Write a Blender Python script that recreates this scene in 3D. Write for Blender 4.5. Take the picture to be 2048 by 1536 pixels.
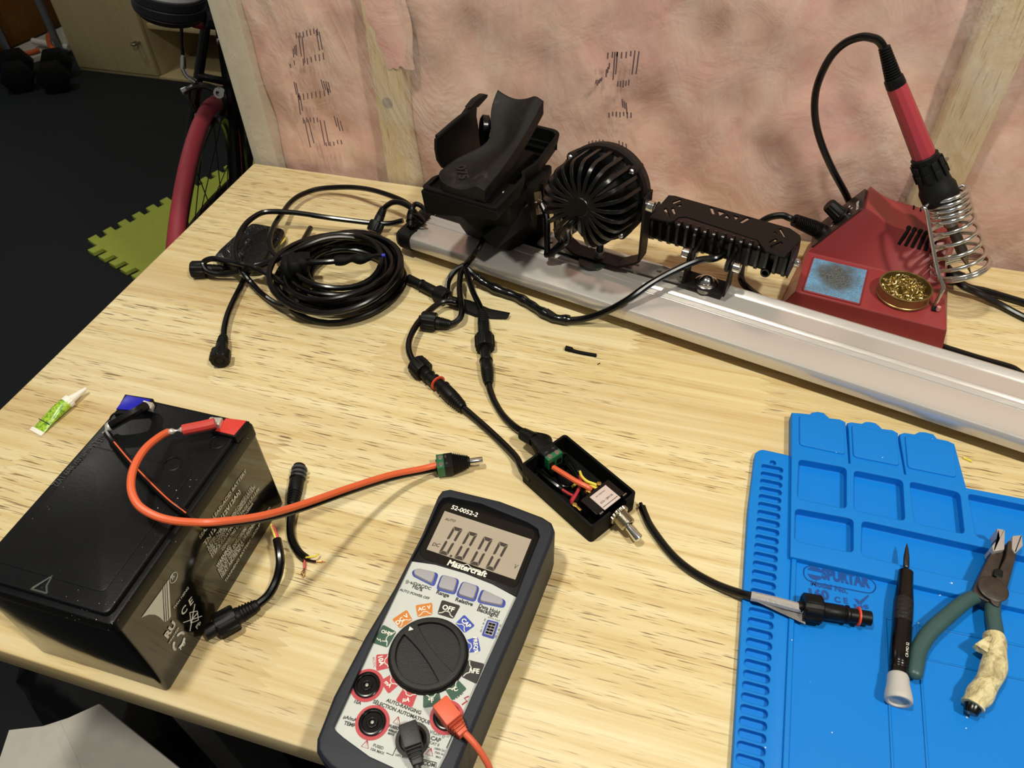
import bpy, bmesh, math, random
from mathutils import Vector as Vec, Matrix as Mat, noise as mnoise
R = random.Random(7)
SC = bpy.context.scene
COL = SC.collection
for o in list(bpy.data.objects):
    bpy.data.objects.remove(o)

# ------------------------------------------------------------------ camera
CF, CYAW, CPIT, CROLL = 1509.594, -0.306931, 0.794862, -0.030503
CC = Vec((0.557181, -0.115354, 0.469716))          # table top is z = 0, its front edge y = 0, left edge x = 0
CW = Vec((math.sin(CYAW) * math.cos(CPIT), math.cos(CYAW) * math.cos(CPIT), -math.sin(CPIT)))
_r = CW.cross(Vec((0, 0, 1))).normalized(); _u = _r.cross(CW)
CR = _r * math.cos(CROLL) + _u * math.sin(CROLL)
CU = -_r * math.sin(CROLL) + _u * math.cos(CROLL)
cam = bpy.data.cameras.new('camera')
cam.sensor_width = 36; cam.lens = CF * 36 / 2048; cam.clip_start = 0.02; cam.clip_end = 50
camo = bpy.data.objects.new('camera', cam); COL.objects.link(camo)
m = Mat((CR, CU, -CW)).transposed().to_4x4(); m.translation = CC; camo.matrix_world = m
SC.camera = camo
cam.dof.use_dof = True; cam.dof.focus_distance = 0.62; cam.dof.aperture_fstop = 26.0

# ------------------------------------------------------------------ light
SC.view_settings.view_transform = 'Standard'; SC.view_settings.look = 'None'
SC.view_settings.gamma = 1; SC.view_settings.exposure = 0.0; SC.view_settings.use_curve_mapping = False
wd = bpy.data.worlds.new('world'); SC.world = wd; wd.use_nodes = True
wd.node_tree.nodes['Background'].inputs[0].default_value = (1, 0.95, 0.88, 1)
wd.node_tree.nodes['Background'].inputs[1].default_value = 0.15
def lamp(name, loc, to, size, power, col=(1, 0.965, 0.84)):
    l = bpy.data.lights.new(name, 'AREA'); l.shape = 'DISK'; l.size = size; l.energy = power; l.color = col
    o = bpy.data.objects.new(name, l); COL.objects.link(o); o.location = loc
    o.rotation_euler = (Vec(to) - Vec(loc)).to_track_quat('-Z', 'Y').to_euler()
    return o
lamp('ceiling_lamp_right', (1.40, -0.28, 1.75), (0.7, 0.3, 0), 0.14, 24)
lamp('ceiling_lamp_left', (0.10, -0.02, 1.75), (0.35, 0.30, 0), 0.14, 19)
lamp('ceiling_lamp_far', (-2.0, 1.6, 1.5), (-2.0, 1.7, -0.85), 0.2, 9)

# ------------------------------------------------------------------ picture <-> place
def ray(px, py): return CW + CR * ((px - 1024) / CF) - CU * ((py - 768) / CF)
def at(px, py, z=0.0):
    d = ray(px, py); return CC + d * ((z - CC.z) / d.z)
def atY(px, py, Y):
    d = ray(px, py); return CC + d * ((Y - CC.y) / d.y)
def atp(px, py, P0, n):
    d = ray(px, py); return CC + d * ((Vec(P0) - CC).dot(n) / d.dot(n))

# ------------------------------------------------------------------ objects
def tag(o, label, cat, group=None):
    o['label'] = label; o['category'] = cat
    if group: o['group'] = group
    return o
def thing(name, label, cat, loc=(0, 0, 0), group=None):
    o = bpy.data.objects.new(name, None); o.empty_display_size = 0.02; COL.objects.link(o); o.location = loc
    return tag(o, label, cat, group)
def root_loc(o):
    while o.parent: o = o.parent
    return Vec(o.location)
def merge(bm, b2, M=None):
    if M is not None: b2.transform(M)
    me = bpy.data.meshes.new('t'); b2.to_mesh(me); b2.free(); bm.from_mesh(me); bpy.data.meshes.remove(me)
def frame(o, x, y):
    x = Vec(x).normalized(); y = Vec(y); z = x.cross(y).normalized(); y = z.cross(x)
    M = Mat((x, y, z)).transposed().to_4x4(); M.translation = Vec(o); return M
def zframe(p0, p1, hint=(0, 0, 1)):
    z = (Vec(p1) - Vec(p0)).normalized(); h = Vec(hint)
    if abs(z.dot(h.normalized())) > 0.95: h = Vec((1, 0, 0))
    x = h.cross(z).normalized(); y = z.cross(x)
    M = Mat((x, y, z)).transposed().to_4x4(); M.translation = Vec(p0); return M
def spline(pts, sub=8, closed=False):
    P = [Vec(p) for p in pts]; n = len(P); out = []
    for i in range(n if closed else n - 1):
        if closed: a, b, c, d = P[i - 1], P[i], P[(i + 1) % n], P[(i + 2) % n]
        else:
            b, c = P[i], P[i + 1]; a = P[i - 1] if i else b * 2 - c; d = P[i + 2] if i + 2 < n else c * 2 - b
        for k in range(sub):
            t = k / sub; t2 = t * t; t3 = t2 * t
            out.append(0.5 * ((2 * b) + (c - a) * t + (2 * a - 5 * b + 4 * c - d) * t2 + (3 * b - a - 3 * c + d) * t3))
    if not closed: out.append(P[-1])
    return out
def rrect(w, h, r, n=4, cx=0, cy=0):
    out = []
    for sx, sy, a0 in ((1, 1, 0), (-1, 1, 90), (-1, -1, 180), (1, -1, 270)):
        for k in range(n + 1):
            a = math.radians(a0 + 90 * k / n)
            out.append((cx + sx * (w / 2 - r) + r * math.cos(a), cy + sy * (h / 2 - r) + r * math.sin(a)))
    return out
def rpoly(pts, r, n=3):
    """round the corners of a 2-D polygon"""
    out = []; N = len(pts); P = [Vec((p[0], p[1])) for p in pts]
    for i in range(N):
        a, b, c = P[i - 1], P[i], P[(i + 1) % N]
        u, v = (a - b), (c - b); k = min(r, u.length * 0.45, v.length * 0.45)
        p0 = b + u.normalized() * k; p2 = b + v.normalized() * k
        for j in range(n + 1):
            t = j / n; q = p0 * (1 - t) ** 2 + b * 2 * t * (1 - t) + p2 * t * t; out.append((q.x, q.y))
    return out

class MB:
    def __init__(s): s.bm = bmesh.new()
    def box(s, c, size, M=None, bev=0.0, seg=2):
        b = bmesh.new(); bmesh.ops.create_cube(b, size=1.0)
        b.transform(Mat.Translation(Vec(c)) @ Mat.Diagonal((size[0], size[1], size[2], 1)))
        if bev: bmesh.ops.bevel(b, geom=b.edges[:], offset=bev, segments=seg, profile=0.6, affect='EDGES')
        merge(s.bm, b, M); return s
    def prism(s, poly, z0, z1, M=None, bev=0.0, seg=2, top=None):
        """polygon in x,y between z0 and z1; top: another polygon of the same count for z1"""
        b = bmesh.new(); n = len(poly); t = top or poly
        v0 = [b.verts.new((p[0], p[1], z0)) for p in poly]; v1 = [b.verts.new((p[0], p[1], z1)) for p in t]
        b.faces.new(v0[::-1]); ft = b.faces.new(v1)
        for i in range(n): b.faces.new((v0[i], v0[(i + 1) % n], v1[(i + 1) % n], v1[i]))
        bmesh.ops.recalc_face_normals(b, faces=b.faces[:])
        if bev: bmesh.ops.bevel(b, geom=list(ft.edges), offset=bev, segments=seg, profile=0.6, affect='EDGES')
        merge(s.bm, b, M); return s
    def hull(s, pts, bev=0.0):
        b = bmesh.new()
        for p in pts: b.verts.new(Vec(p))
        bmesh.ops.convex_hull(b, input=b.verts[:])
        bmesh.ops.dissolve_limit(b, angle_limit=0.02, verts=b.verts[:], edges=b.edges[:])
        if bev: bmesh.ops.bevel(b, geom=b.edges[:], offset=bev, segments=2, profile=0.6, affect='EDGES')
        merge(s.bm, b); return s
    def face(s, pts):
        s.bm.faces.new([s.bm.verts.new(Vec(p)) for p in pts]); return s
    def flat(s, poly, z, M):
        s.bm.faces.new([s.bm.verts.new(M @ Vec((p[0], p[1], z))) for p in poly]); return s
    def loft(s, rings, closed=True, cap=True):
        V = [[s.bm.verts.new(Vec(p)) for p in r] for r in rings]; n = len(V[0])
        for a, b in zip(V, V[1:]):
            for i in range(n if closed else n - 1): s.bm.faces.new((a[i], a[(i + 1) % n], b[(i + 1) % n], b[i]))
        if cap and closed: s.bm.faces.new(V[0][::-1]); s.bm.faces.new(V[-1])
        return s
    def tube(s, pts, r, seg=10, sub=6, closed=False, flat=None, raw=False):
        P = [Vec(p) for p in pts] if raw else spline(pts, sub, closed); n = len(P)
        rr = r if callable(r) else (lambda t: r)
        rings = []; X = None
        for i in range(n):
            if closed: T = (P[(i + 1) % n] - P[i - 1])
            else: T = P[min(i + 1, n - 1)] - P[max(i - 1, 0)]
            T.normalize()
            if X is None:
                h = Vec((0, 0, 1)) if abs(T.z) < 0.9 else Vec((1, 0, 0)); X = h.cross(T).normalized()
            else:
                X = X - T * X.dot(T); X.normalize()
            Y = T.cross(X); q = rr(i / max(1, n - 1)); f = flat or 1.0
            rings.append([P[i] + (X * math.cos(2 * math.pi * k / seg) + Y * (f * math.sin(2 * math.pi * k / seg))) * q for k in range(seg)])
        if closed: rings.append(rings[0])
        V = [[s.bm.verts.new(p) for p in rg] for rg in (rings[:-1] if closed else rings)]
        if closed: V.append(V[0])
        for a, b in zip(V, V[1:]):
            for i in range(seg): s.bm.faces.new((a[i], a[(i + 1) % seg], b[(i + 1) % seg], b[i]))
        if not closed: s.bm.faces.new(V[0][::-1]); s.bm.faces.new(V[-1])
        return s
    def lathe(s, p0, p1, prof, seg=20, knurl=None, M=None):
        """prof: (fraction 0..1 along p0->p1, radius[, knurled])"""
        L = (Vec(p1) - Vec(p0)).length; F = (M if M is not None else zframe(p0, p1)); rings = []
        for q in prof:
            k = knurl if (knurl and len(q) > 2) else None
            rings.append([F @ Vec((math.cos(a) * rad, math.sin(a) * rad, q[0] * L)) for a, rad in
                          [(2 * math.pi * i / seg, q[1] * (1 - (k[1] if k and (i * k[0] * 2 // seg) % 2 else 0))) for i in range(seg)]])
        return s.loft(rings)
    def text(s, body, P0, P1, n, bold=0.0, h=None, lift=0.0002, italic=0.0, thick=0.0):
        P0 = Vec(P0); P1 = Vec(P1); n = Vec(n).normalized(); x = (P1 - P0); w = x.length; x.normalize(); y = n.cross(x).normalized()
        cu = bpy.data.curves.new('t', 'FONT'); cu.body = body; cu.size = 1.0; cu.offset = bold; cu.resolution_u = 3; cu.shear = italic
        if thick: cu.extrude = 0.02
        ob = bpy.data.objects.new('t', cu); me = bpy.data.meshes.new_from_object(ob)
        b = bmesh.new(); b.from_mesh(me); bpy.data.objects.remove(ob); bpy.data.curves.remove(cu); bpy.data.meshes.remove(me)
        if not b.verts: b.free(); return s
        x0 = min(v.co.x for v in b.verts); x1 = max(v.co.x for v in b.verts)
        sx = w / (x1 - x0); sy = (h / 0.70) if h else sx
        for v in b.verts:
            c = v.co; v.co = P0 + x * ((c.x - x0) * sx) + y * (c.y * sy) + n * (lift + (thick * (c.z / 0.02) if thick else 0))
        merge(s.bm, b); return s
    def build(s, name, mat, parent=None, smooth=35, label=None, kind=None):
        bm = s.bm; bmesh.ops.recalc_face_normals(bm, faces=bm.faces[:])
        lim = math.radians(smooth)
        for f in bm.faces: f.smooth = smooth > 0
        for e in bm.edges:
            if len(e.link_faces) != 2 or e.calc_face_angle(9) > lim: e.smooth = False
        if parent is None:
            xs = [v.co for v in bm.verts]
            lo = Vec([min(c[i] for c in xs) for i in range(3)]); hi = Vec([max(c[i] for c in xs) for i in range(3)])
            org = Vec(((lo.x + hi.x) / 2, (lo.y + hi.y) / 2, lo.z))
        else: org = root_loc(parent)
        bm.transform(Mat.Translation(-org))
        me = bpy.data.meshes.new(name); bm.to_mesh(me); bm.free()
        o = bpy.data.objects.new(name, me); COL.objects.link(o); me.materials.append(mat)
        if parent is None: o.location = org
        else: o.parent = parent
        if label: o['label'] = label
        if kind: o['kind'] = kind
        return o
def boolean(a, b, op='DIFFERENCE', self_=False):
    """MB a minus MB b, as a new MB"""
    obs = []
    for mb in (a, b):
        bmesh.ops.recalc_face_normals(mb.bm, faces=mb.bm.faces[:])
        me = bpy.data.meshes.new('t'); mb.bm.to_mesh(me); mb.bm.free()
        o = bpy.data.objects.new('t', me); COL.objects.link(o); obs.append(o)
    md = obs[0].modifiers.new('b', 'BOOLEAN'); md.operation = op; md.object = obs[1]; md.solver = 'EXACT'; md.use_self = self_
    dg = bpy.context.evaluated_depsgraph_get(); me = bpy.data.meshes.new_from_object(obs[0].evaluated_get(dg))
    r = MB(); r.bm.from_mesh(me)
    for o in obs:
        d = o.data; bpy.data.objects.remove(o); bpy.data.meshes.remove(d)
    bpy.data.meshes.remove(me)
    return r
# ------------------------------------------------------------------ materials
def lin(c):
    if isinstance(c, str): c = tuple(int(c[i:i + 2], 16) / 255 for i in (0, 2, 4))
    return tuple(((v / 12.92) if v <= 0.04045 else ((v + 0.055) / 1.055) ** 2.4) for v in c[:3]) + (1.0,)
class NT:
    def __init__(s, name):
        s.m = bpy.data.materials.new(name); s.m.use_nodes = True; s.t = s.m.node_tree
        s.b = s.t.nodes['Principled BSDF']; s.out = s.t.nodes['Material Output']
    def n(s, typ, ins=None, **kw):
        nd = s.t.nodes.new('ShaderNode' + typ)
        for k, v in kw.items(): setattr(nd, k, v)
        for k, v in (ins or {}).items(): s.put(nd.inputs[k], v)
        return nd
    def put(s, sock, v):
        if isinstance(v, bpy.types.NodeSocket): s.t.links.new(v, sock)
        elif isinstance(v, bpy.types.Node): s.t.links.new(v.outputs[0], sock)
        else: sock.default_value = v
    def math(s, op, a, b=0.0, c=None):
        ins = {0: a, 1: b}
        if c is not None: ins[2] = c
        return s.n('Math', ins, operation=op)
    def mix(s, f, a, b, mode='MIX'):
        nd = s.n('Mix', None, data_type='RGBA', blend_type=mode)
        s.put(nd.inputs[0], f); s.put(nd.inputs[6], a); s.put(nd.inputs[7], b)
        return nd.outputs[2]
    def ramp(s, f, stops):
        nd = s.n('ValToRGB', {0: f}); e = nd.color_ramp.elements
        while len(e) < len(stops): e.new(0.5)
        for q, (p, c) in zip(e, stops): q.position = p; q.color = c if len(c) == 4 else lin(c)
        return nd.outputs[0]
    def coord(s, scale=(1, 1, 1), rot=(0, 0, 0), loc=(0, 0, 0), kind='Object'):
        tc = s.n('TexCoord'); mp = s.n('Mapping', {0: tc.outputs[kind], 1: loc, 2: rot, 3: scale}); return mp.outputs[0]
    def noise(s, vec, scale=5.0, detail=3.0, rough=0.5, dist=0.0):
        return s.n('TexNoise', {'Vector': vec, 'Scale': scale, 'Detail': detail, 'Roughness': rough, 'Distortion': dist}).outputs[0]
    def bump(s, h, strength=0.2, dist=0.001, prev=None):
        ins = {'Strength': strength, 'Distance': dist, 'Height': h}
        nd = s.n('Bump', ins)
        if prev is not None: s.put(nd.inputs['Normal'], prev)
        return nd.outputs[0]
    def set(s, **kw):
        for k, v in kw.items(): s.put(s.b.inputs[k.replace('_', ' ')], v)
        return s
MC = {}
def pm(name, col, rough=0.5, metal=0.0, bev=0.0006, grain=0.0, gs=900.0, mott=0.0, coat=0.0, spec=0.5, dust=0.0):
    """plain plastic / metal with slight mottling, grain and rounded edges"""
    if name in MC: return MC[name]
    k = NT(name); c = lin(col); k.set(Roughness=rough, Metallic=metal)
    k.b.inputs['Specular IOR Level'].default_value = spec
    v = k.coord()
    base = c
    f = k.noise(v, 60.0, 4.0)
    if mott: base = k.mix(f, tuple(x * (1 - mott) for x in c[:3]) + (1,), tuple(min(1, x * (1 + mott)) for x in c[:3]) + (1,))
    if dust:
        d = k.n('TexVoronoi', {'Vector': v, 'Scale': 260.0, 'Randomness': 1.0})
        w = k.noise(v, 14.0, 2.0)
        s1 = k.math('LESS_THAN', d.outputs['Distance'], k.math('MULTIPLY', k.math('POWER', w, 4.0), dust))
        base = k.mix(s1, base, lin('b8b8b0'))
    k.set(Base_Color=base)
    k.set(Roughness=k.n('MapRange', {0: f, 3: max(0.02, rough - 0.06), 4: min(1, rough + 0.08)}).outputs[0])
    nrm = None
    if bev: nrm = k.n('Bevel', {0: bev}, samples=4).outputs[0]
    if grain: nrm = k.bump(k.noise(v, gs, 2.0), grain, 0.0004, nrm)
    if nrm is not None: k.set(Normal=nrm)
    if coat: k.set(Coat_Weight=coat); k.b.inputs['Coat Roughness'].default_value = 0.08
    MC[name] = k.m; return k.m

def wood_material(name, light, mid, dark, pore, stave=0.046, length=0.46, along='X', rough=0.42, fig=1.0):
    k = NT(name); tc = k.n('TexCoord'); sx = k.n('SeparateXYZ', {0: tc.outputs['Object']})
    X, Y, Z = sx.outputs
    if along == 'Z': X, Y, Z = Z, X, Y
    row = k.math('FLOOR', k.math('DIVIDE', Y, stave))
    rnd = k.n('TexWhiteNoise', {'W': row}, noise_dimensions='1D')
    sh = k.math('MULTIPLY_ADD', rnd.outputs[0], length * 1.7, X)
    cn = k.math('DIVIDE', sh, length); colm = k.math('FLOOR', cn)
    # finger joint: teeth across the stave shift the seam
    tooth = k.math('PINGPONG', Y, 0.0035); cn2 = k.math('FLOOR', k.math('DIVIDE', k.math('MULTIPLY_ADD', tooth, 3.0, sh), length))
    idv = k.n('CombineXYZ', {0: row, 1: cn2}); wn = k.n('TexWhiteNoise', {'Vector': idv}, noise_dimensions='3D')
    off = k.math('MULTIPLY', wn.outputs[0], 37.0)
    def vec(a, b, slant=0.0):
        yy = k.math('MULTIPLY_ADD', X, slant, Y)
        return k.n('CombineXYZ', {0: k.math('MULTIPLY_ADD', X, a, off), 1: k.math('MULTIPLY_ADD', yy, b, off), 2: k.math('MULTIPLY_ADD', Z, b, off)}).outputs[0]
    big = k.noise(vec(1.6, 9.0), 1.0, 2.0, 0.5, 0.6)
    warp = k.math('MULTIPLY_ADD', k.noise(vec(2.5, 12.0), 1.0, 2.0), 7.0 * fig, k.math('MULTIPLY_ADD', Y, 120.0, off))
    rings = k.math('PINGPONG', warp, 1.0)
    fine = k.noise(vec(7.0, 260.0), 1.0, 4.0, 0.6)
    f = k.math('MULTIPLY_ADD', rings, 0.17 * fig, k.math('MULTIPLY_ADD', fine, 0.62, k.math('MULTIPLY_ADD', big, 0.40, -0.22)))
    c = k.ramp(f, [(0.14, light), (0.47, mid), (0.80, dark)])
    c = k.mix(k.math('MULTIPLY', wn.outputs[0], 0.32), c, lin(dark))
    p = k.noise(vec(42.0, 900.0), 1.0, 1.5, 0.5)
    pz = k.noise(vec(3.0, 14.0), 1.0, 1.0)
    pm_ = k.math('MULTIPLY', k.n('MapRange', {0: p, 1: 0.60, 2: 0.68}).outputs[0], k.n('MapRange', {0: pz, 1: 0.36, 2: 0.56}).outputs[0])
    c = k.mix(k.math('MULTIPLY', pm_, 0.85), c, lin(pore))
    k.set(Base_Color=c, Roughness=k.n('MapRange', {0: fine, 3: rough - 0.08, 4: rough + 0.12}).outputs[0])
    bv = k.n('Bevel', {0: 0.002}, samples=4).outputs[0]
    k.set(Normal=k.bump(fine, 0.10, 0.0006, k.bump(pm_, -0.12, 0.0006, bv)))
    return k.m

M_TOP = wood_material('rubberwood', 'e9dcb2', 'd5be89', 'a8814c', '5f3f1e')
M_STUD = wood_material('stud_pine', 'dccaa2', 'cfb98c', 'b5966a', 'a07c48', 5.0, 9.0, 'Z', 0.6, 0.5)
M_PLY = wood_material('birch_panel', 'c2b184', 'b3a176', '9a8760', '8a7550', 5.0, 9.0, 'Z', 0.5, 0.5)
M_DARKWOOD = wood_material('brown_board', '8a5f22', '73490f', '4a2c08', '2a1604', 0.3, 3.0, 'X', 0.55)

M_BLK = pm('black_plastic', '0b0b0b', 0.42, grain=0.15, gs=1500, spec=0.22)
M_BLKG = pm('black_gloss', '050506', 0.22, spec=0.4)
M_BLKM = pm('black_matt', '080807', 0.62, grain=0.2, spec=0.16)
M_RUB = pm('black_rubber', '121211', 0.55, grain=0.25, gs=1200, mott=0.2, spec=0.22)
M_CABLE = pm('black_cable', '040404', 0.24, bev=0, spec=0.4)
M_TAPE = pm('black_tape', '0a0a0a', 0.2, grain=0.6, gs=160, spec=0.5)
M_PAINT = pm('black_powder_coat', '110d0c', 0.45, grain=0.2, gs=2500, spec=0.25)
M_CAST = pm('black_cast', '050505', 0.3, spec=0.5)
M_CHROME = pm('bright_steel', 'd8d8d4', 0.16, 1.0)
M_STEEL = pm('dull_steel', '9b9690', 0.35, 1.0, mott=0.25)
M_ZINC = pm('zinc_strap', '928d88', 0.38, 0.65, mott=0.3)
M_BRASS = pm('brass', 'c9a95a', 0.25, 1.0)
M_SOLDER = pm('solder', 'd9d5ca', 0.30, 0.6, grain=0.6, gs=500)
M_COPPER = pm('bare_copper', 'c98a55', 0.3, 1.0)
M_ORANGE = pm('orange_insulation', 'dc6238', 0.42, bev=0)
M_REDI = pm('red_insulation', 'c8403c', 0.45, bev=0)
M_YEL = pm('yellow_insulation', 'e3cf4a', 0.45, bev=0)
M_GREENT = pm('green_terminal', '14643a', 0.4)
M_WHITE = pm('white_print', 'ece8dc', 0.55, bev=0)
M_GREYP = pm('grey_print', '6b675e', 0.6, bev=0)
M_BLKP = pm('black_print', '24221f', 0.55, bev=0)
M_REDP = pm('red_print', 'b83a42', 0.5, bev=0)
M_ORING = pm('orange_ring', 'd8492c', 0.5, bev=0)
# ------------------------------------------------------------------ the place
ZF = -0.85; TD = 0.6095
def struct(o): o['kind'] = 'structure'; return o
k = NT('rubber_floor'); v = k.coord(); nz = k.noise(v, 220.0, 2.0); n2 = k.noise(v, 2.0, 3.0)
k.set(Base_Color=k.mix(n2, lin('111517'), lin('1b2023')), Roughness=0.75); k.b.inputs['Specular IOR Level'].default_value = 0.25
k.set(Normal=k.bump(nz, 0.2, 0.002)); M_FLOOR = k.m
struct(MB().box((0.6, 1.2, ZF - 0.02), (7.6, 5.4, 0.04)).build('floor', M_FLOOR))
# ---- wall behind the bench: studs, pink batts, clear sheet
k = NT('pink_insulation'); v = k.coord()
a = k.noise(v, 9.0, 5.0, 0.62, 0.8); b = k.noise(v, 26.0, 5.0, 0.6, 0.7); c = k.noise(k.coord((2.0, 1, 0.7)), 3.2, 3.0)
col = k.ramp(a, [(0.28, 'c98f88'), (0.46, 'dcae9f'), (0.62, 'e8c6b2'), (0.80, 'efdcc8')])
col = k.mix(k.math('MULTIPLY', c, 0.45), col, lin('d09a96'))
col = k.mix(k.math('MULTIPLY', b, 0.30), col, lin('ead6c4'))
k.set(Base_Color=col, Roughness=0.85, Normal=k.bump(b, 0.30, 0.006)); M_PINK = k.m
k = NT('clear_sheet'); v = k.coord()
wr = k.noise(k.coord((1.0, 1, 0.55)), 7.0, 5.0, 0.62, 2.2); w2 = k.noise(v, 20.0, 4.0, 0.6, 0.8)
nm = k.bump(wr, 0.55, 0.02, k.bump(w2, 0.10, 0.004))
k.set(Base_Color=lin('e9dfd2'), Roughness=0.34, Normal=nm); k.b.inputs['Specular IOR Level'].default_value = 0.45
tr = k.n('BsdfTransparent', {0: (0.98, 0.96, 0.94, 1)})
fac = k.n('MapRange', {0: k.math('MULTIPLY_ADD', w2, 0.5, k.math('MULTIPLY', wr, 0.5)), 1: 0.42, 2: 0.68, 3: 0.06, 4: 0.46}).outputs[0]
mx = k.n('MixShader', {0: fac, 1: tr.outputs[0], 2: k.b.outputs[0]}); k.t.links.new(mx.outputs[0], k.out.inputs[0]); M_SHEET = k.m
ZT = 1.55
wall = MB().box((2.0, TD + 0.135, (ZF + ZT) / 2), (3.98, 0.02, ZT - ZF)).build('wall_back', pm('wall_sheathing', '9a8a78', 0.8, bev=0))
struct(wall)
WO = root_loc(wall)
g = MB(); nx, nz_ = 150, 100
def batt(x0, x1):
    rows = []
    for j in range(nz_ + 1):
        z = -0.12 + 0.75 * j / nz_; r_ = []
        for i in range(nx + 1):
            t = i / nx; x = x0 + (x1 - x0) * t
            e = min(1.0, min(t, 1 - t) * (x1 - x0) / 0.035)
            d = mnoise.fractal(Vec((x * 5.2, z * 3.6, 3.1)), 0.9, 2.0, 4) * 0.017 + mnoise.noise(Vec((x * 22, z * 17, 1))) * 0.004
            r_.append((x, TD + 0.027 - 0.012 * math.sqrt(e) - max(-0.008, min(0.008, d)), z))
        rows.append(r_)
    g.loft(rows, closed=False, cap=False)
batt(0.030, 0.181); batt(0.212, 0.7445); batt(0.782, 1.30)
g.build('insulation_batt', M_PINK, wall, label='pink fibreglass insulation behind clear sheet')
tf = MB(); rows = []
for j in range(41):
    z = 0.135 + 0.36 * j / 40; w0 = 0.012 * mnoise.noise(Vec((0, z * 30, 2))) + 0.008 * mnoise.noise(Vec((0, z * 90, 5))); g_ = min(1, j / 5)
    a_, b_ = 0.196 - (0.022 * min(1, j / 14) + 0.004) * g_ + w0 * g_, 0.228 + 0.01 * mnoise.noise(Vec((3, z * 20, 2)))
    rows.append([(a_ + (b_ - a_) * i / 12, TD + 0.0058 - 0.0012 * math.sin(math.pi * i / 12), z + 0.006 * mnoise.noise(Vec((i * .4, z * 9, 8)))) for i in range(13)])
tf.loft(rows, closed=False, cap=False).build('insulation_batt', M_PINK, wall, label='pink insulation bulging over the stud')
M_POST = pm('pale_post', 'c3bba9', 0.6, mott=0.06)
for x0, x1 in ((-0.004, 0.030), (0.177, 0.214), (0.743, 0.783), (1.30, 1.34)):
    MB().box(((x0 + x1) / 2, TD + 0.066, 0.35), (x1 - x0, 0.12, 2.4), bev=0.002).build('stud', M_POST if x0 < 0 else M_STUD, wall, label='pale pine wall stud')
sh = MB(); rows = []
for j in range(91):
    z = -0.1 + 0.72 * j / 90; r_ = []
    for i in range(151):
        x = 0.006 + 1.4 * i / 150
        d = mnoise.fractal(Vec((x * 4.2, z * 3.0, 7.7)), 1.0, 2.0, 4) * 0.006
        r_.append((x, TD + 0.0040 - max(-0.0018, min(0.0035, d)), z))
    rows.append(r_)
sh.loft(rows, closed=False, cap=False).build('plastic_sheet', M_SHEET, wall, smooth=180, label='clear plastic vapour sheet')
# dashed print on the sheet: blocky outlines seen from behind
pr = MB()
def dash(px, py, ln, dx=0.0):
    p = atY(px, py, TD - 0.0021); q = atY(px + dx, py + ln, TD - 0.0021); w = Vec((0.0007, 0, 0))
    pr.face([p - w, p + w, q + w, q - w])
def dashrow(x0, y0, x1, y1, n, ln, dx=1.5):
    for i in range(n):
        t = i / max(1, n - 1); dash(x0 + (x1 - x0) * t, y0 + (y1 - y0) * t + R.uniform(-1.5, 1.5), ln * R.uniform(0.8, 1.15), dx)
dashrow(592, 66, 634, 57, 7, 13); dashrow(597, 72, 604, 72, 2, 48, 6); dashrow(632, 60, 638, 62, 2, 44, 7); dashrow(586, 96, 592, 90, 3, 20); dashrow(606, 118, 646, 106, 6, 14); dashrow(580, 128, 588, 120, 2, 9)
dashrow(588, 164, 592, 166, 2, 26, 5); dashrow(642, 158, 656, 165, 4, 22, 5); dashrow(598, 188, 656, 178, 8, 13); dashrow(596, 190, 600, 190, 2, 34, 5)
dashrow(606, 236, 634, 236, 5, 11); dashrow(609, 240, 616, 240, 2, 50, 12); dashrow(640, 240, 648, 240, 2, 46, 10); dashrow(668, 232, 680, 240, 3, 24, 6); dashrow(652, 286, 682, 280, 5, 9)
dashrow(1216, 104, 1262, 102, 6, 12, -1); dashrow(1230, 105, 1235, 105, 2, 55, -4); dashrow(1270, 102, 1278, 103, 2, 56, -6); dashrow(1236, 164, 1258, 160, 5, 13, -1); dashrow(1193, 160, 1204, 156, 4, 10, -2); dashrow(1219, 126, 1213, 140, 3, 14, -1)
dashrow(1244, 198, 1252, 205, 3, 20, 2); dashrow(1218, 224, 1262, 224, 7, 10, 0); dashrow(1178, 282, 1206, 280, 5, 16, -1); dashrow(1238, 280, 1252, 286, 3, 20, 1)
kn = MB(); q = atY(775, 206, TD + 0.0058); kn.lathe(q + Vec((0, .002, 0)), q, [(0, .0062), (1, .0062)], 24); kn.build('knot_nail_disc', pm('grey_knot', '6f6558', 0.7, bev=0, mott=0.3), wall)
kn = MB(); q = atY(1893, 318, TD + 0.0057); kn.lathe(q + Vec((0, .002, 0)), q, [(0, .0020), (1, .0020)], 14); kn.build('knot_nail_disc', pm('brown_nail_head', '6a4a30', 0.7, bev=0), wall)  # small brown disc for the nail head in the right stud
pr.build('printed_marks', pm('faded_ink', '6a5557', 0.6, bev=0), wall, smooth=0)
# ---- workbench
bench = thing('workbench', 'pale rubberwood workbench with finger jointed top carrying all the tools', 'workbench', (0.75, 0.30, ZF))
MB().box((0.80, TD / 2, -0.0125), (1.60, TD, 0.025), bev=0.003).build('tabletop', M_TOP, bench)
M_LEG = pm('grey_leg', '3b3b3c', 0.45, grain=0.2)
for x, y in ((0.13, 0.10), (0.13, 0.50), (1.45, 0.10), (1.45, 0.50)):
    MB().box((x, y, (ZF - 0.025) / 2), (0.05, 0.05, -ZF - 0.025), bev=0.002).build('leg', M_LEG, bench, label='dark grey steel leg')
MB().box((0.79, 0.50, -0.07), (1.27, 0.02, 0.07), bev=0.002).build('apron', M_LEG, bench)
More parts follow.
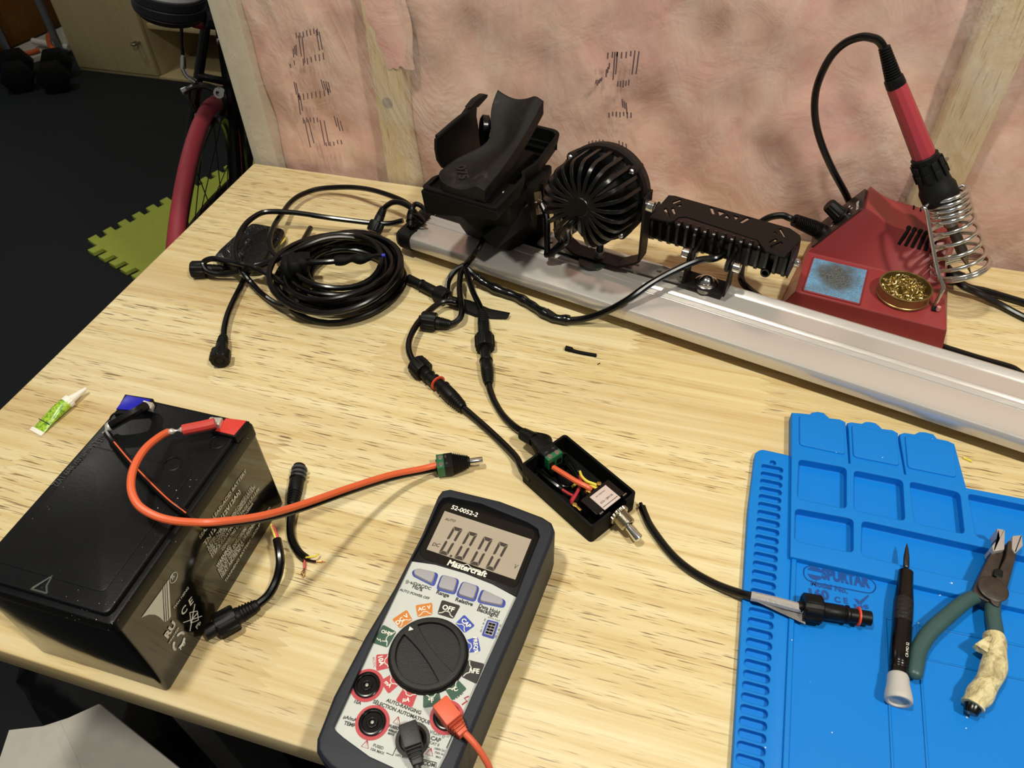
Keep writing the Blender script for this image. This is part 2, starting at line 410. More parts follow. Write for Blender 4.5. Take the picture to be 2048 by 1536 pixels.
# ---- under the bench, front left
bag = MB(); rings = []
for j in range(13):
    z = ZF + 0.42 * j / 12; rr = 0.19 * (0.86 + 0.22 * math.sin(math.pi * j / 12)) * (1.0 if j < 9 else 1.0 - 0.19 * (j - 8))
    rings.append([(-0.13 + (rr + 0.03 * mnoise.noise(Vec((math.cos(a) * 2.4, math.sin(a) * 2.4, z * 11)))) * math.cos(a), 0.27 + (rr + 0.035 * mnoise.noise(Vec((math.cos(a) * 3.6, math.sin(a) * 3.6, z * 9 + 5)))) * math.sin(a), z) for a in [2 * math.pi * i / 36 for i in range(36)]])
bag.loft(rings)
tag(bag.build('garbage_bag', pm('bin_liner', '0d0d0e', 0.16, grain=1.0, gs=26), smooth=60), 'crumpled shiny black garbage bag on the floor under the bench', 'bag')
bx = thing('cardboard_box', 'pale grey open box leaning below the front of the bench', 'box', (-0.02, 0.0, ZF))
p = lambda px, py, z: at(px, py, z)
A, B, C_, D = p(202, 1409, -0.40), p(372, 1545, -0.40), p(-10, 1560, -0.42), p(22, 1462, -0.42)
E_, F_ = p(125, 1444, -0.41), p(178, 1560, -0.415)
M_CARD = pm('grey_card', 'bdb8ae', 0.7, mott=0.1)
def slab(mb, q, t=0.004):
    n = (q[1] - q[0]).cross(q[2] - q[0]).normalized() * t; a = [mb.bm.verts.new(x) for x in q]; b = [mb.bm.verts.new(x - n) for x in q]
    mb.bm.faces.new(a); mb.bm.faces.new(b[::-1])
    for i in range(len(q)): mb.bm.faces.new((a[i], b[i], b[(i + 1) % len(q)], a[(i + 1) % len(q)]))
    return mb
slab(MB(), [E_, A, B, F_]).build('flap', M_CARD, bx); slab(MB(), [D, E_ + Vec((0, 0, -0.008)), F_ + Vec((0, 0, -0.008)), C_]).build('flap', M_CARD, bx)
MB().hull([A + Vec((0, 0, -0.006)), B + Vec((0, 0, -0.006)), C_ + Vec((0, 0, -0.006)), D + Vec((0, 0, -0.012))] + [Vec((q.x, q.y, ZF)) for q in (A, B, C_, D)]).build('body', M_CARD, bx)
# ---- foam tile with jigsaw edge
O_ = Vec((-1.230, 1.352, 0)); ea = Vec((0.34, 0.94, 0)); eb = Vec((0.94, -0.34, 0)); poly = []
def edge(P, d, o, L, n, skip=False):
    for i in range(n):
        for s, e in ((0.0, 0), (0.46, 0), (0.40, 1), (0.94, 1)):
            q = P + d * (L * (i + s) / n) + o * (0.030 * e); poly.append((q.x, q.y))
edge(O_ + ea * 0.62, -ea, -eb, 0.62, 12); edge(O_, eb, -ea, 0.55, 10)
q = O_ + eb * 0.55; poly.append((q.x, q.y)); q = q + ea * 0.62; poly.append((q.x, q.y))
tag(MB().prism(poly, ZF + 0.001, ZF + 0.012).build('foam_tile', pm('lime_foam', 'a6b342', 0.7, grain=0.4, gs=300, mott=0.1), smooth=20), 'lime green foam floor tile with jigsaw edge on the black floor', 'floor tile')
# ---- cabinet across the room
cb = thing('storage_cabinet', 'light birch cabinet with one closed door and an open shelf bay', 'cabinet', (-1.62, 2.65, ZF))
zb, zt_, yc = ZF + 0.012, ZF + 1.0, 2.45
def pan(c0, c1, name, label=None): return MB().box([(a + b) / 2 for a, b in zip(c0, c1)], [abs(b - a) for a, b in zip(c0, c1)], bev=0.002).build(name, M_PLY, cb, label=label)
pan((-2.135, yc, zb), (-2.12, yc + 0.42, zt_), 'side_panel'); pan((-1.752, yc + .004, zb), (-1.737, yc + 0.42, zt_), 'side_panel'); pan((-1.15, yc, zb), (-1.135, yc + 0.42, zt_), 'side_panel')
pan((-2.135, yc + 0.405, zb), (-1.135, yc + 0.42, zt_), 'back_panel'); pan((-2.135, yc - 0.012, ZF), (-1.135, yc + 0.40, zb), 'base')
dr = pan((-2.133, yc - 0.018, zb + 0.004), (-1.742, yc - 0.001, zt_), 'door')
MB().tube([(-1.79, yc - 0.018, -0.70), (-1.792, yc - 0.045, -0.70), (-1.775, yc - 0.045, -0.70), (-1.773, yc - 0.018, -0.70)], 0.005, sub=3).build('handle', M_STEEL, dr)
pan((-1.737, yc + 0.01, -0.655), (-1.15, yc + 0.405, -0.635), 'shelf')
tag(MB().box((-1.50, yc + 0.15, -0.610), (0.22, 0.24, 0.045), bev=0.004).build('paper_stack', pm('grey_paper', '86888c', 0.8)), 'pale grey stack of paper on the open cabinet shelf', 'paper')
tag(MB().box((-1.665, yc + 0.10, -0.612), (0.05, 0.10, 0.042), bev=0.004).build('red_carton', pm('red_card', '702018', 0.6)), 'small dark red carton beside the paper on the cabinet shelf', 'carton')
# ---- clutter left of the cabinet
p0, p1 = at(-5, 108, ZF), at(140, 44, ZF); pd = (p1 - p0).normalized(); pnn = Vec((-pd.y, pd.x, 0))
tag(MB().box(((p1 - p0).length / 2, 0.02, 0.45), ((p1 - p0).length, 0.03, 0.90), frame(p0, pd, pnn), 0.002).build('wood_panel', M_DARKWOOD), 'orange brown wooden panel standing behind the metal frame', 'panel')
wq = [at(x, y, ZF + 0.02) for x, y in ((22, 98), (132, 49), (148, 88), (140, 94), (76, 112), (56, 118))]
tag(MB().prism([(q.x, q.y) for q in wq], ZF, ZF + 0.02, bev=0.003).build('white_board', pm('offwhite_board', 'a9a698', 0.7)), 'off-white board lying on the floor left of the cabinet', 'board')
rk = thing('metal_rack', 'grey metal rack frame with white crossbar left of the cabinet', 'rack', tuple(at(100, 90, ZF)))
M_GT = pm('grey_tube', '70747a', 0.4, 0.4)
for px, py in ((123, 105), (14, 99)):
    q = at(px, py, ZF + 0.022); MB().tube([q, q + Vec((0, 0, 1)) * 0.9], 0.015, raw=True).build('post', M_GT, rk)
qa, qb = at(66, 82, ZF + 0.05), at(138, 95, ZF + 0.04); MB().tube([qa, qb], 0.013, raw=True).build('crossbar', pm('offwhite_tube', 'c4c2b8', 0.6), rk)
def ocord(L, label): tag(MB().tube([at(x, y, ZF + z) for x, y, z in L], 0.010).build('orange_cord', pm('cord_orange', 'b5501f', 0.5)), label, 'cord')
ocord([(100, 66, .04), (96, 76, .06), (100, 90, .085), (108, 99, .085), (120, 103, .04)], 'orange cord looped round the foot of the grey rack post')
ocord([(46, 108, .032), (62, 105, .032), (78, 100, .032)], 'short visible run of orange cord between the two dumbbells')
ocord([(133, 66, .032), (140, 71, .032), (140, 78, .032)], 'orange cord end tucked against the cabinet side')
def dumbbell(px, py, L, ang, label, blue=False):
    c = at(px, py, ZF + 0.075); d = Vec((math.cos(ang), math.sin(ang), 0)); c.z = ZF + 0.0560
    t = thing('dumbbell', label, 'dumbbell', (c.x, c.y, ZF), 'hexagonal dumbbells on the floor')
    for s in (-1, 1):
        MB().lathe(c + d * (s * 0.04), c + d * (s * (0.04 + L)), [(0, 0.050), (0.08, 0.064), (0.9, 0.064), (1, 0.052)], 6).build('head', M_BLKM, t)
    MB().lathe(c - d * 0.06, c + d * 0.06, [(0, 0.014), (0.5, 0.017), (1, 0.014)], 14).build('handle', pm('knurled_grey', '8c9094', 0.35, 0.8), t)
dumbbell(30, 132, 0.06, 2.3, 'black hex dumbbell beside the blue bin at far left')
dumbbell(106, 132, 0.06, 2.2, 'black hex dumbbell nearest the cabinet corner')
BQ = at(-42, 150, ZF)
tag(MB().lathe((BQ.x, BQ.y, ZF), (BQ.x, BQ.y, ZF + 0.24), [(0, 0.09), (0.90, 0.115), (0.92, 0.125), (1, 0.125), (1, 0.112), (0.1, 0.08)], 28).build('blue_bin', pm('deep_blue', '1015a0', 0.4)), 'deep blue plastic bin at the far left edge', 'bin')
# ---- bicycle leaning past the end of the wall, rear wheel towards us
psi, lean = math.radians(110), math.radians(-15)
bd = Vec((math.cos(psi), math.sin(psi), 0)); bu = Vec((0, 0, 1)) * math.cos(lean) + Vec((-bd.y, bd.x, 0)) * math.sin(lean); bs = bd.cross(bu)
WC = Vec((-0.52, 1.04, ZF + 0.335 * math.cos(lean)))
bk = thing('bicycle', 'black bicycle with red tyres leaning past the left end of the wall', 'bicycle', (WC.x, WC.y, ZF))
def bp(f, h, s=0.0): return WC + bd * f + bu * h + bs * s
M_TYRE = pm('red_tyre', 'a3323f', 0.6, grain=0.2, gs=700, mott=0.1)
def wheel(f):
    C72 = [2 * math.pi * i / 96 for i in range(96)]
    MB().tube([bp(f + 0.322 * math.sin(a), 0.322 * math.cos(a)) for a in C72], 0.0155, seg=14, closed=True, raw=True).build('tyre', M_TYRE, bk, label='red rubber tyre')
    rim = MB().tube([bp(f + 0.298 * math.sin(a), 0.298 * math.cos(a)) for a in C72], 0.013, seg=10, closed=True, raw=True).build('rim', M_BLKG, bk)
    MB().lathe(bp(f, 0, -0.05), bp(f, 0, 0.05), [(0, 0.008), (0.1, 0.02), (0.2, 0.012), (0.8, 0.012), (0.9, 0.02), (1, 0.008)], 16).build('hub', M_BLKG, bk)
    for i in range(20):
        a = 2 * math.pi * i / 20; s = 0.035 * (1 if i % 2 else -1)
        MB().tube([bp(f + 0.02 * math.sin(a + 0.6), 0.02 * math.cos(a + 0.6), s), bp(f + 0.292 * math.sin(a), 0.292 * math.cos(a))], 0.0012, seg=5, raw=True).build('spoke', M_BLKG, rim)
wheel(0.0); wheel(1.0)
fr = MB()
for s in (-1, 1):
    fr.tube([bp(0, 0, s * 0.062), bp(0.055, 0.18, s * 0.052), bp(0.115, 0.36, s * 0.030), bp(0.165, 0.50, 0.014 * s)], 0.010, seg=10)
    fr.tube([bp(0, 0, s * 0.062), bp(0.2, -0.02, s * 0.045), bp(0.41, -0.06, s * 0.02)], 0.011, seg=10)
fr.tube([bp(0.11, 0.355, -0.03), bp(0.11, 0.355, 0.03)], 0.008, raw=True)
fr.tube([bp(0.41, -0.06), bp(0.165, 0.54)], 0.018, raw=True).tube([bp(0.175, 0.51), bp(0.78, 0.50)], 0.017, raw=True).tube([bp(0.41, -0.06), bp(0.80, 0.38)], 0.021, raw=True).tube([bp(0.77, 0.54), bp(0.81, 0.34)], 0.022, raw=True)
fr.build('frame', M_BLKG, bk)
MB().tube([bp(0.81, 0.34, 0.05), bp(0.86, 0.30, 0.05), bp(1.0, 0.0, 0.05)], 0.012).tube([bp(0.81, 0.34, -0.05), bp(0.86, 0.30, -0.05), bp(1.0, 0.0, -0.05)], 0.012).build('fork', M_BLKG, bk)
MB().tube([bp(0.165, 0.54), bp(0.13, 0.66)], 0.014, raw=True).build('seat_post', M_BLKG, bk)
sad = MB(); rg = []
for f, w_, h_ in ((0.0, 0.050, 0.022), (0.02, 0.068, 0.026), (0.07, 0.064, 0.026), (0.14, 0.036, 0.022), (0.25, 0.018, 0.02), (0.28, 0.008, 0.01)):
    rg.append([bp(f - .01, 0.67, 0) + bs * (w_ * math.cos(a)) + bu * (h_ * math.sin(a)) for a in [2 * math.pi * i / 24 for i in range(24)]])
sad.loft(rg).build('saddle', pm('saddle_cover', '15131a', 0.55, grain=0.2), bk, smooth=60)
# round seat pack hanging behind the saddle
SB = atY(338, -2, 0.98); M_PACK = pm('pack_nylon', '100e16', 0.6, grain=0.5, gs=500)
sp = MB().lathe(SB - bu * 0.030, SB + bu * 0.012, [(0, .030), (.06, .046), (.3, .0555), (.34, .0545), (.38, .0565), (.66, .0570), (.70, .0558), (.74, .0570), (1, .0570), (1, .03)], 40).build('seat_pack', M_PACK, bk)
MB().lathe(SB + bu * 0.0125, SB + bu * 0.030, [(0, .0530), (.2, .0550), (.7, .0540), (1, .040)], 40).build('pack_lid', pm('silver_pad', 'b9b9bb', 0.4), sp, label='silver lid of the pack')
MB().tube([SB + bs * .05 - bu * .02, SB + bs * .075 + bd * .05 - bu * .03, bp(0.165, 0.52)], 0.016).build('pack_strap', M_PACK, sp)
MB().box((0, 0, 0), (0.02, 0.012, 0.014), frame(SB + bs * .044 - bu * .030, bs, bd), .003).build('reflector', pm('reflector_red', '7a1416', 0.3), sp)
# rear brake caliper on the stay bridge
ab = math.radians(11); er = bd * math.sin(ab) + bu * math.cos(ab); et = bd * -math.cos(ab) + bu * math.sin(ab)
def cp_(s, r, t=0.0): return WC + er * r + et * t + bs * s
M_ARM = pm('caliper_grey', '4a4846', 0.35, 0.9)
MB().tube([cp_(.022, .362, .012), cp_(-.005, .368, .012), cp_(-.028, .362, .012), cp_(-.044, .350, .012)], lambda t: 0.0095 - 0.003 * t, flat=0.7).build('brake_arm', M_ARM, bk)
MB().tube([cp_(.020, .362, .010), cp_(.030, .350, .010), cp_(.032, .332, .008), cp_(.024, .314, .006)], lambda t: 0.0075 - 0.002 * t, flat=0.7).build('brake_arm', M_ARM, bk)
MB().tube([cp_(-.036, .356, .006), cp_(-.038, .335, .006), cp_(-.026, .312, .004)], 0.0055, flat=0.7).build('brake_arm', M_ARM, bk)
for s in (-1, 1): MB().box((0, 0, 0), (0.009, 0.042, 0.011), frame(cp_(.021 * s, .306, .0), bs, et), .002).build('brake_pad', M_STEEL, bk)
MB().lathe(cp_(.022, .362, .012), cp_(.022, .362, .026), [(0, 0.010), (.8, 0.0112), (1, 0.0100), (1, .0055), (.6, .005)], 20).build('brake_bolt', M_CHROME, bk)
MB().lathe(cp_(-.050, .346, .012), cp_(-.040, .356, .014), [(0, 0.004), (0.3, 0.0075), (1, 0.005)], 12).build('cable_clamp', M_CHROME, bk)
MB().lathe(cp_(-.047, .385, .012), cp_(-.047, .418, .012), [(0, 0.003), (0.3, 0.0055), (0.8, 0.005), (1, 0.0036)], 12).build('cable_adjuster', M_CHROME, bk)
MB().tube([cp_(-.047, .392, .012), cp_(-.040, .380, .012), cp_(-.024, .372, .012)], 0.0050).build('brake_lever', M_CHROME, bk)
MB().tube([cp_(-.047, .414, .012), cp_(-.050, .45, .012), cp_(-.046, .50, .006), cp_(-.03, .54, -.02), cp_(0, .55, -.08)], 0.0035).build('brake_cable', M_CABLE, bk)
ch = MB()
for q in [(0.11 + .01 * i, .44 + .012 * i) for i in range(4)]: ch.box((0, 0, 0), (.004, .004, .011), frame(bp(q[0] - .012, q[1], .012), bs, bd), .001)
ch.build('cable_stop', M_CHROME, bk)
# ------------------------------------------------------------------ lead-acid battery
BX, BY, BL, BWD = 0.2853, 0.0074, 0.151, 0.098
bt = thing('lead_acid_battery', 'big black sealed lead-acid battery with red and blue terminals at the bench corner', 'battery', (BX - BWD / 2, BY + BL / 2, 0))
k = NT('battery_case'); k.set(Base_Color=lin('0b0b0a'), Roughness=0.10); k.b.inputs['Specular IOR Level'].default_value = 0.75
k.set(Normal=k.bump(k.noise(k.coord(), 34.0, 2.0), 0.05, 0.004, k.n('Bevel', {0: 0.002}, samples=4).outputs[0])); M_CASE = k.m
M_LID = pm('battery_lid', '0e0e10', 0.34, grain=0.15, gs=500, dust=0.9, spec=0.25)
cx, cy = BX - BWD / 2, BY + BL / 2
MB().prism(rrect(BWD, BL, 0.003, cx=cx, cy=cy), 0.0, 0.0795).build('case', M_CASE, bt)
lid = MB().prism(rrect(BWD + 0.001, BL + 0.001, 0.003, cx=cx, cy=cy), 0.0795, 0.0895, bev=0.0015)
lid.prism(rrect(BWD - 0.006, BL - 0.006, 0.004, cx=cx, cy=cy), 0.089, 0.0935, bev=0.0012)
lid = lid.build('lid', M_LID, bt)
MB().prism(rrect(BWD - 0.022, BL - 0.062, 0.004, cx=cx - 0.002, cy=BY + 0.058), 0.0934, 0.0939, bev=0.0004).build('cover_plate', M_LID, lid)
ZL = 0.0936
def padp(pts, z0, z1, name, mat, par, bev=0.0005, label=None):
    P = [at(x, y, z1) for x, y in pts]; return MB().prism([(q.x, q.y) for q in P], z0, z1, bev=bev).build(name, mat, par, label=label)
padp([(250, 788), (306, 797), (290, 822), (228, 828)], 0.090, 0.0965, 'terminal_base', M_BLK, lid)
padp([(448, 836), (498, 842), (470, 874), (424, 864)], 0.090, 0.0965, 'terminal_base', M_BLK, lid)
padp([(253, 790), (302, 799), (266, 820), (232, 818)], 0.0966, 0.0971, 'negative_patch', pm('terminal_blue', '1414a4', 0.35), lid, 0.0002, 'blue terminal patch')
padp([(452, 836), (493, 841), (468, 870), (430, 861)], 0.0966, 0.0971, 'positive_patch', pm('terminal_red', 'c9392f', 0.4), lid, 0.0002, 'red terminal patch')
for pts, nm in (([(286, 800), (306, 805), (302, 817), (284, 812)], 'n'), ([(420, 834), (444, 835), (438, 850), (412, 846)], 'p')):
    P = [at(x, y, 0.1005) for x, y in pts]
    MB().prism([(q.x, q.y) for q in P], 0.0965, 0.1007, bev=0.0006).build('terminal_tab', M_SOLDER, bt, label='soldered silver tab')
for px, py in ((237, 834), (436, 884), (345, 928)):
    c = at(px, py, ZL); MB().tube([c + Vec((0.0055 * math.cos(a), 0.0055 * math.sin(a), 0)) for a in [i * math.pi / 12 for i in range(24)]], 0.0005, seg=5, closed=True, raw=True).build('embossed_ring', M_LID, lid)
lt = MB(); up = Vec((0, 0, 1))
lt.text('10615 L4A10H1357 9699 TV22', at(208, 862, ZL), at(103, 970, ZL), up, 0.012, h=0.0052, lift=0.0003)
lt.build('date_code', pm('dull_grey_print', '3d3d39', 0.6, bev=0), lid, smooth=0)
vm = MB(); vp = [at(x, y, ZL + 0.0003) for x, y in ((63, 1175), (105, 1150), (104, 1153), (66, 1178))]; vm.face(vp)
for a_, b_ in (((105, 1151), (93, 1172)), ((93, 1172), (94, 1187)), ((94, 1187), (62, 1178))):
    vm.tube([at(*a_, ZL), at(*b_, ZL)], 0.0005, seg=5, raw=True)
vm.build('moulded_logo', pm('scuffed_grey', '4a4d49', 0.5, bev=0), lid, smooth=0)
SN = Vec((1, 0, 0)); SP = Vec((BX, 0, 0))
def bs_(px, py): return atp(px, py, SP, SN) + SN * 0.0003
lt = MB()
M_BP = pm('battery_print', 'cfccbf', 0.5, bev=0)
def bl(body, a, b, bold=0.0, h=None): MB().text(body, bs_(*a), bs_(*b), SN, bold, h, 0.0002).build('printed_line', M_BP, bt, smooth=0)
bl('SEALED LEAD-ACID BATTERY', (399.5, 1078), (492, 943), 0.012)
bl('TN12-12(12V12Ah)', (409, 1092), (480, 984), 0.025)
bl('3-STEP CHARGE', (415, 1099), (452, 1045), 0.01, 0.0031)
bl('STEP 1: CONSTANT CURRENT CHARGE:1.5-2.0A', (418, 1105), (504, 976), 0.01, 0.0031)
bl('STEP 2: CONSTANT VOLT CHARGE:14.7-14.9V', (420.5, 1110), (510, 975), 0.01, 0.0031)
bl('STEP 3: FLOATING VOLTAGE:13.7-13.9V', (423, 1116), (518, 979), 0.01, 0.0031)
bl('CONVERTING CURRENT:<300mA', (444, 1102), (505.5, 1008), 0.01, 0.0031)
bl('WARNING:', (434.5, 1137), (461, 1094), 0.03, 0.0042)
bl('RISK OF FIRE, EXPLOSION.', (437, 1144.5), (492, 1057.7), 0.02, 0.0036)
bl('DO NOT DISASSEMBLE, OR INCINERATE.', (440, 1150), (516, 1038), 0.02, 0.0036)
bl('HEAT ABOVE 60°C.', (443, 1156), (487, 1087), 0.02, 0.0036)
bl('TIANNENG BATTERY GROUP CO.,LTD', (450, 1165), (540, 1016), 0.012)
bl('TIAN NENG', (347, 1219), (376.6, 1176), 0.012)
bl('C E', (364, 1232), (386, 1203), 0.02); bl('Pb', (393, 1258), (401, 1245), 0.02); bl('Pb', (360, 1300), (370, 1286), 0.02)
bl('RU', (334, 1277), (351, 1247), 0.05); bl('MH61829', (338, 1287), (357, 1256), 0.02)
def bpoly(pts): lt.face([bs_(x, y) for x, y in pts])
bpoly([(282, 1235), (303, 1206), (324, 1177), (325.5, 1205), (327, 1243), (318, 1234), (309, 1229), (296, 1229)])
for q in ([(325.5, 1175), (328.2, 1170), (331.5, 1243), (329, 1243.5)], [(329.4, 1169), (332, 1165), (335.8, 1240), (333, 1242)], [(333.3, 1163), (337, 1158.6), (341, 1233), (337.3, 1239)]): bpoly(q)
def bring(cx_, cy_, r_, w_):
    c = bs_(cx_, cy_); lt.tube([c + Vec((0, r_ * math.cos(a), r_ * math.sin(a))) for a in [i * math.pi / 12 for i in range(24)]], w_, seg=4, closed=True, raw=True)
bring(346.5, 1155, 0.0033, 0.00025); bl('R', (344, 1159.5), (349, 1152), 0.01)
def bline(a, b, w_=0.0003): lt.tube([bs_(*a), bs_(*b)], w_, seg=4, raw=True)
for a, b in (((379, 1225), (394, 1222)), ((394, 1222), (396, 1240)), ((396, 1240), (381, 1246)), ((381, 1246), (379, 1225)), ((366, 1245), (403, 1232)), ((389, 1208), (379, 1262)), ((382, 1240), (394, 1226))): bline(a, b)
for a0 in (0, 2.09, 4.19):
    c = bs_(357, 1282); lt.tube([c + Vec((0, 0.0052 * math.cos(a0 + t), 0.0052 * math.sin(a0 + t))) for t in (0, .35, .7, 1.05, 1.4)], 0.0009, seg=4, raw=True)
lt.build('printed_symbols', M_BP, bt, smooth=0)
# ---- battery lead with its plug
ld = thing('power_lead', 'orange and black twin wire from the battery ending in a green and black barrel plug', 'wire', tuple(at(620, 1010, 0.0)))
og = [(336, 864, .103), (318, 874, .108), (290, 898, .114), (268, 935, .117), (262, 975, .117), (275, 1008, .115), (305, 1029, .112), (345, 1041, .108), (400, 1045, .101), (440, 1043, .098), (520, 1032, .084), (600, 1010, .066), (700, 975, .042), (780, 950, .024), (840, 938, .0135), (874, 930, .011)]
MB().tube([at(*q) for q in og], 0.0024).build('orange_wire', M_ORANGE, ld)
bw = [(214, 866, .099), (228, 885, .100), (262, 925, .099), (300, 965, .0985), (340, 1003, .0985), (372, 1027, .100), (404, 1048, .0975), (442, 1049, .0945), (521, 1039, .0805), (601, 1018, .0625), (701, 982.5, .0385), (781, 957, .0205), (841, 944, .010), (875, 938, .0075)]
b_ = MB().tube([at(*q) for q in bw], 0.0023).build('black_wire', M_CABLE, ld)
st = MB().tube([at(x, y - 1.2, z + 0.0022) for x, y, z in bw[1:6]], 0.0005, seg=6).build('red_stripe', M_ORANGE, b_)
MB().tube([at(430, 846, .1035), at(410, 851, .1035), at(375, 858, .1035), at(366, 860, .1035)], 0.0036).build('red_sleeve', pm('red_sleeve', 'c03a31', 0.5, bev=0), ld)
MB().tube([at(368, 859, .1035), at(355, 861, .104), at(338, 864, .104)], lambda t: 0.0014 + 0.0008 * math.sin(t * 9)).build('solder_joint', M_SOLDER, ld)
MB().tube([at(291, 812, .101), at(275, 822, .103), at(250, 836, .102), at(222, 852, .0995)], 0.0033).build('black_sleeve', M_CABLE, ld)
MB().tube([at(224, 848, .0985), at(216, 858, .099), at(208, 868, .098)], lambda t: 0.0022 + 0.0012 * math.sin(t * 6)).build('solder_joint', M_SOLDER, ld)
def terminal_plug(par, a, b, c, upv, barrel=True, name='plug'):
    """green screw block a->b, then ribbed black body b->c"""
    X = (b - a).normalized(); M = frame(a, X, Vec(upv).cross(X)); L1 = (b - a).length; L2 = (c - b).length; w = 0.0068
    gb = MB().box((L1 / 2, 0, 0), (L1, 2 * w, 0.0115), M, 0.0004).build('screw_terminal', M_GREENT, par)
    for s in (-1, 1):
        MB().lathe(M @ Vec((L1 * .55, s * w * .5, 0.0052)), M @ Vec((L1 * .55, s * w * .5, 0.0062)), [(0, 0.0022), (1, 0.0021)], 14).build('terminal_screw', M_STEEL, gb)
        MB().box((-0.0002, s * w * .5, -0.001), (0.001, 0.004, 0.005), M).build('wire_entry', M_BLKM, gb)
    bd_ = MB(); n = 9; L2b = L2 * (0.62 if barrel else 0.66)
    bd_.box((L1 + L2b * 0.17, 0, 0), (L2b * 0.36, 2 * w, 0.012), M, 0.0006)
    for i in range(n):
        t = i / (n - 1); sc = (1 - t) * 1.0 + t * 0.62; bd_.box((L1 + L2b * (0.34 + 0.62 * t), 0, 0), (L2b * 0.055, 2 * w * sc, 0.012 * sc), M, 0.0006)
        bd_.box((L1 + L2b * (0.34 + 0.62 * t), 0, 0), (L2b * 0.09, 2 * w * sc - 0.0014, 0.012 * sc - 0.0014), M, 0.0004)
    e0 = M @ Vec((L1 + L2b * 0.95, 0, 0)); 
    if barrel:
        bd_.lathe(e0, M @ Vec((L1 + L2b * 1.06, 0, 0)), [(0, 0.0045), (1, 0.004)], 18)
        bo = bd_.build('plug_body', M_BLK, par)
        MB().lathe(M @ Vec((L1 + L2b * 1.04, 0, 0)), M @ Vec((L1 + L2, 0, 0)), [(0, 0.0027), (0.92, 0.0027), (0.96, 0.0024), (0.96, 0.0014), (0.5, 0.0013)], 20).build('barrel_tip', M_CHROME, par)
    else:
        bd_.lathe(e0, c, [(0, 0.0056), (0.5, 0.0056), (1, 0.0052)], 20); bo = bd_.build('plug_body', M_BLK, par)
        MB().lathe(c + (e0 - c) * 0.06, c - (e0 - c) * 0.05, [(0, 0.0046), (1, 0.0046), (1, 0.003)], 18).build('socket_rim', M_STEEL, par)
    for s, ch in ((-1, '+'), (1, '-')):
        t_ = MB(); o_ = M @ Vec((L1 + L2b * 0.20, s * w * 0.5, 0.006)); t_.text(ch, o_ - M.to_3x3() @ Vec((0, .0015, 0)), o_ + M.to_3x3() @ Vec((0, .0015, 0)), M.to_3x3() @ Vec((0, 0, 1)), 0.02); t_.build('polarity_mark', pm('moulded_mark', '2c2c2c', 0.6, bev=0), bo, smooth=0)
terminal_plug(ld, at(874, 932, .009), at(889, 930, .009), at(967, 931, .0065), (0, 0, 1))
# ---- waterproof connector helper
def connector(par, p0, p1, nut=None, ring=None, r=0.0052, pin=False, nutr=0.0088, name='connector', tail=True, seg=40):
    """ribbed sleeve from cable side p0 to open end p1; nut=(f0,f1) along it"""
    p0 = Vec(p0); p1 = Vec(p1); pf = [(0, r * .62), (0.04, r * .72)]
    for i in range(5):
        t = 0.07 + 0.055 * i; pf += [(t, r * (0.70 + .04 * i)), (t + .005, r * (0.82 + .04 * i)), (t + .03, r * (0.82 + .04 * i)), (t + .035, r * (0.70 + .04 * i))]
    pf += [(0.37, r), (0.62, r), (0.64, r * .9), (0.66, r * 1.08), (0.69, r * 1.08), (0.71, r * .84), (1.0, r * .84), (1.0, r * .6), (0.9, r * .55)]
    c = MB().lathe(p0, p1, pf, seg).build(name, M_BLK, par)
    L = p1 - p0
    if nut: MB().lathe(p0 + L * nut[0], p0 + L * nut[1], [(0, nutr * .9), (0.08, nutr, 1), (0.9, nutr, 1), (1, nutr * .88), (1, r * .8)], 64, (9, 0.10)).build('lock_nut', M_BLK, c)
    if ring is not None: MB().lathe(p0 + L * (ring - .018), p0 + L * (ring + .018), [(0, r * .85), (0.2, r * 1.12), (0.8, r * 1.12), (1, r * .85)], 28).build('sealing_ring', M_ORING, c, label='orange sealing ring')
    if pin:
        M = zframe(p0, p1); l = L.length
        for a in (0.5, 2.6, 4.7): MB().lathe(M @ Vec((r * .3 * math.cos(a), r * .3 * math.sin(a), l * .9)), M @ Vec((r * .3 * math.cos(a), r * .3 * math.sin(a), l * .985)), [(0, .0006), (.8, .0006), (1, .0002)], 8).build('pin', M_CHROME, c)
    return c
# ---- two short pigtails beside the battery
pg = thing('pigtail_connector', 'short black pigtail standing by the battery with frayed red and yellow wire ends', 'connector', tuple(at(590, 1040)))
connector(pg, at(585, 1012, .0062), at(599, 932, .0062), nut=None, r=0.0056); 
c_ = Vec(at(599, 938, .0062)); d_ = (at(599, 932, .0062) - at(585, 1012, .0062)).normalized()
for i in range(3): MB().lathe(c_ - d_ * (0.004 * i + 0.002), c_ - d_ * (0.004 * i - 0.0005), [(0, .0055), (0.2, .0061), (.8, .0061), (1, .0055)], 24).build('thread_ring', pm('ring_grey', '3b3d40', 0.35), pg)
MB().tube([at(*q) for q in ((585, 1014, .006), (581, 1050, .0035), (584, 1080, .0032), (597, 1104, .0032), (612, 1117, .0035))], 0.0031).build('cable', M_CABLE, pg)
MB().tube([at(*q) for q in ((609, 1115, .004), (620, 1114, .0055), (631, 1112, .005), (637, 1107, .004))], 0.0007, seg=6).build('yellow_wire', M_YEL, pg)
MB().tube([at(*q) for q in ((609, 1117, .0035), (621, 1121, .003), (632, 1123, .002))], 0.0009, seg=6).build('black_wire', M_CABLE, pg)
MB().tube([at(*q) for q in ((609, 1118, .003), (609, 1127, .0025), (609, 1137, .002))], 0.0009, seg=6).build('red_wire', M_REDI, pg)
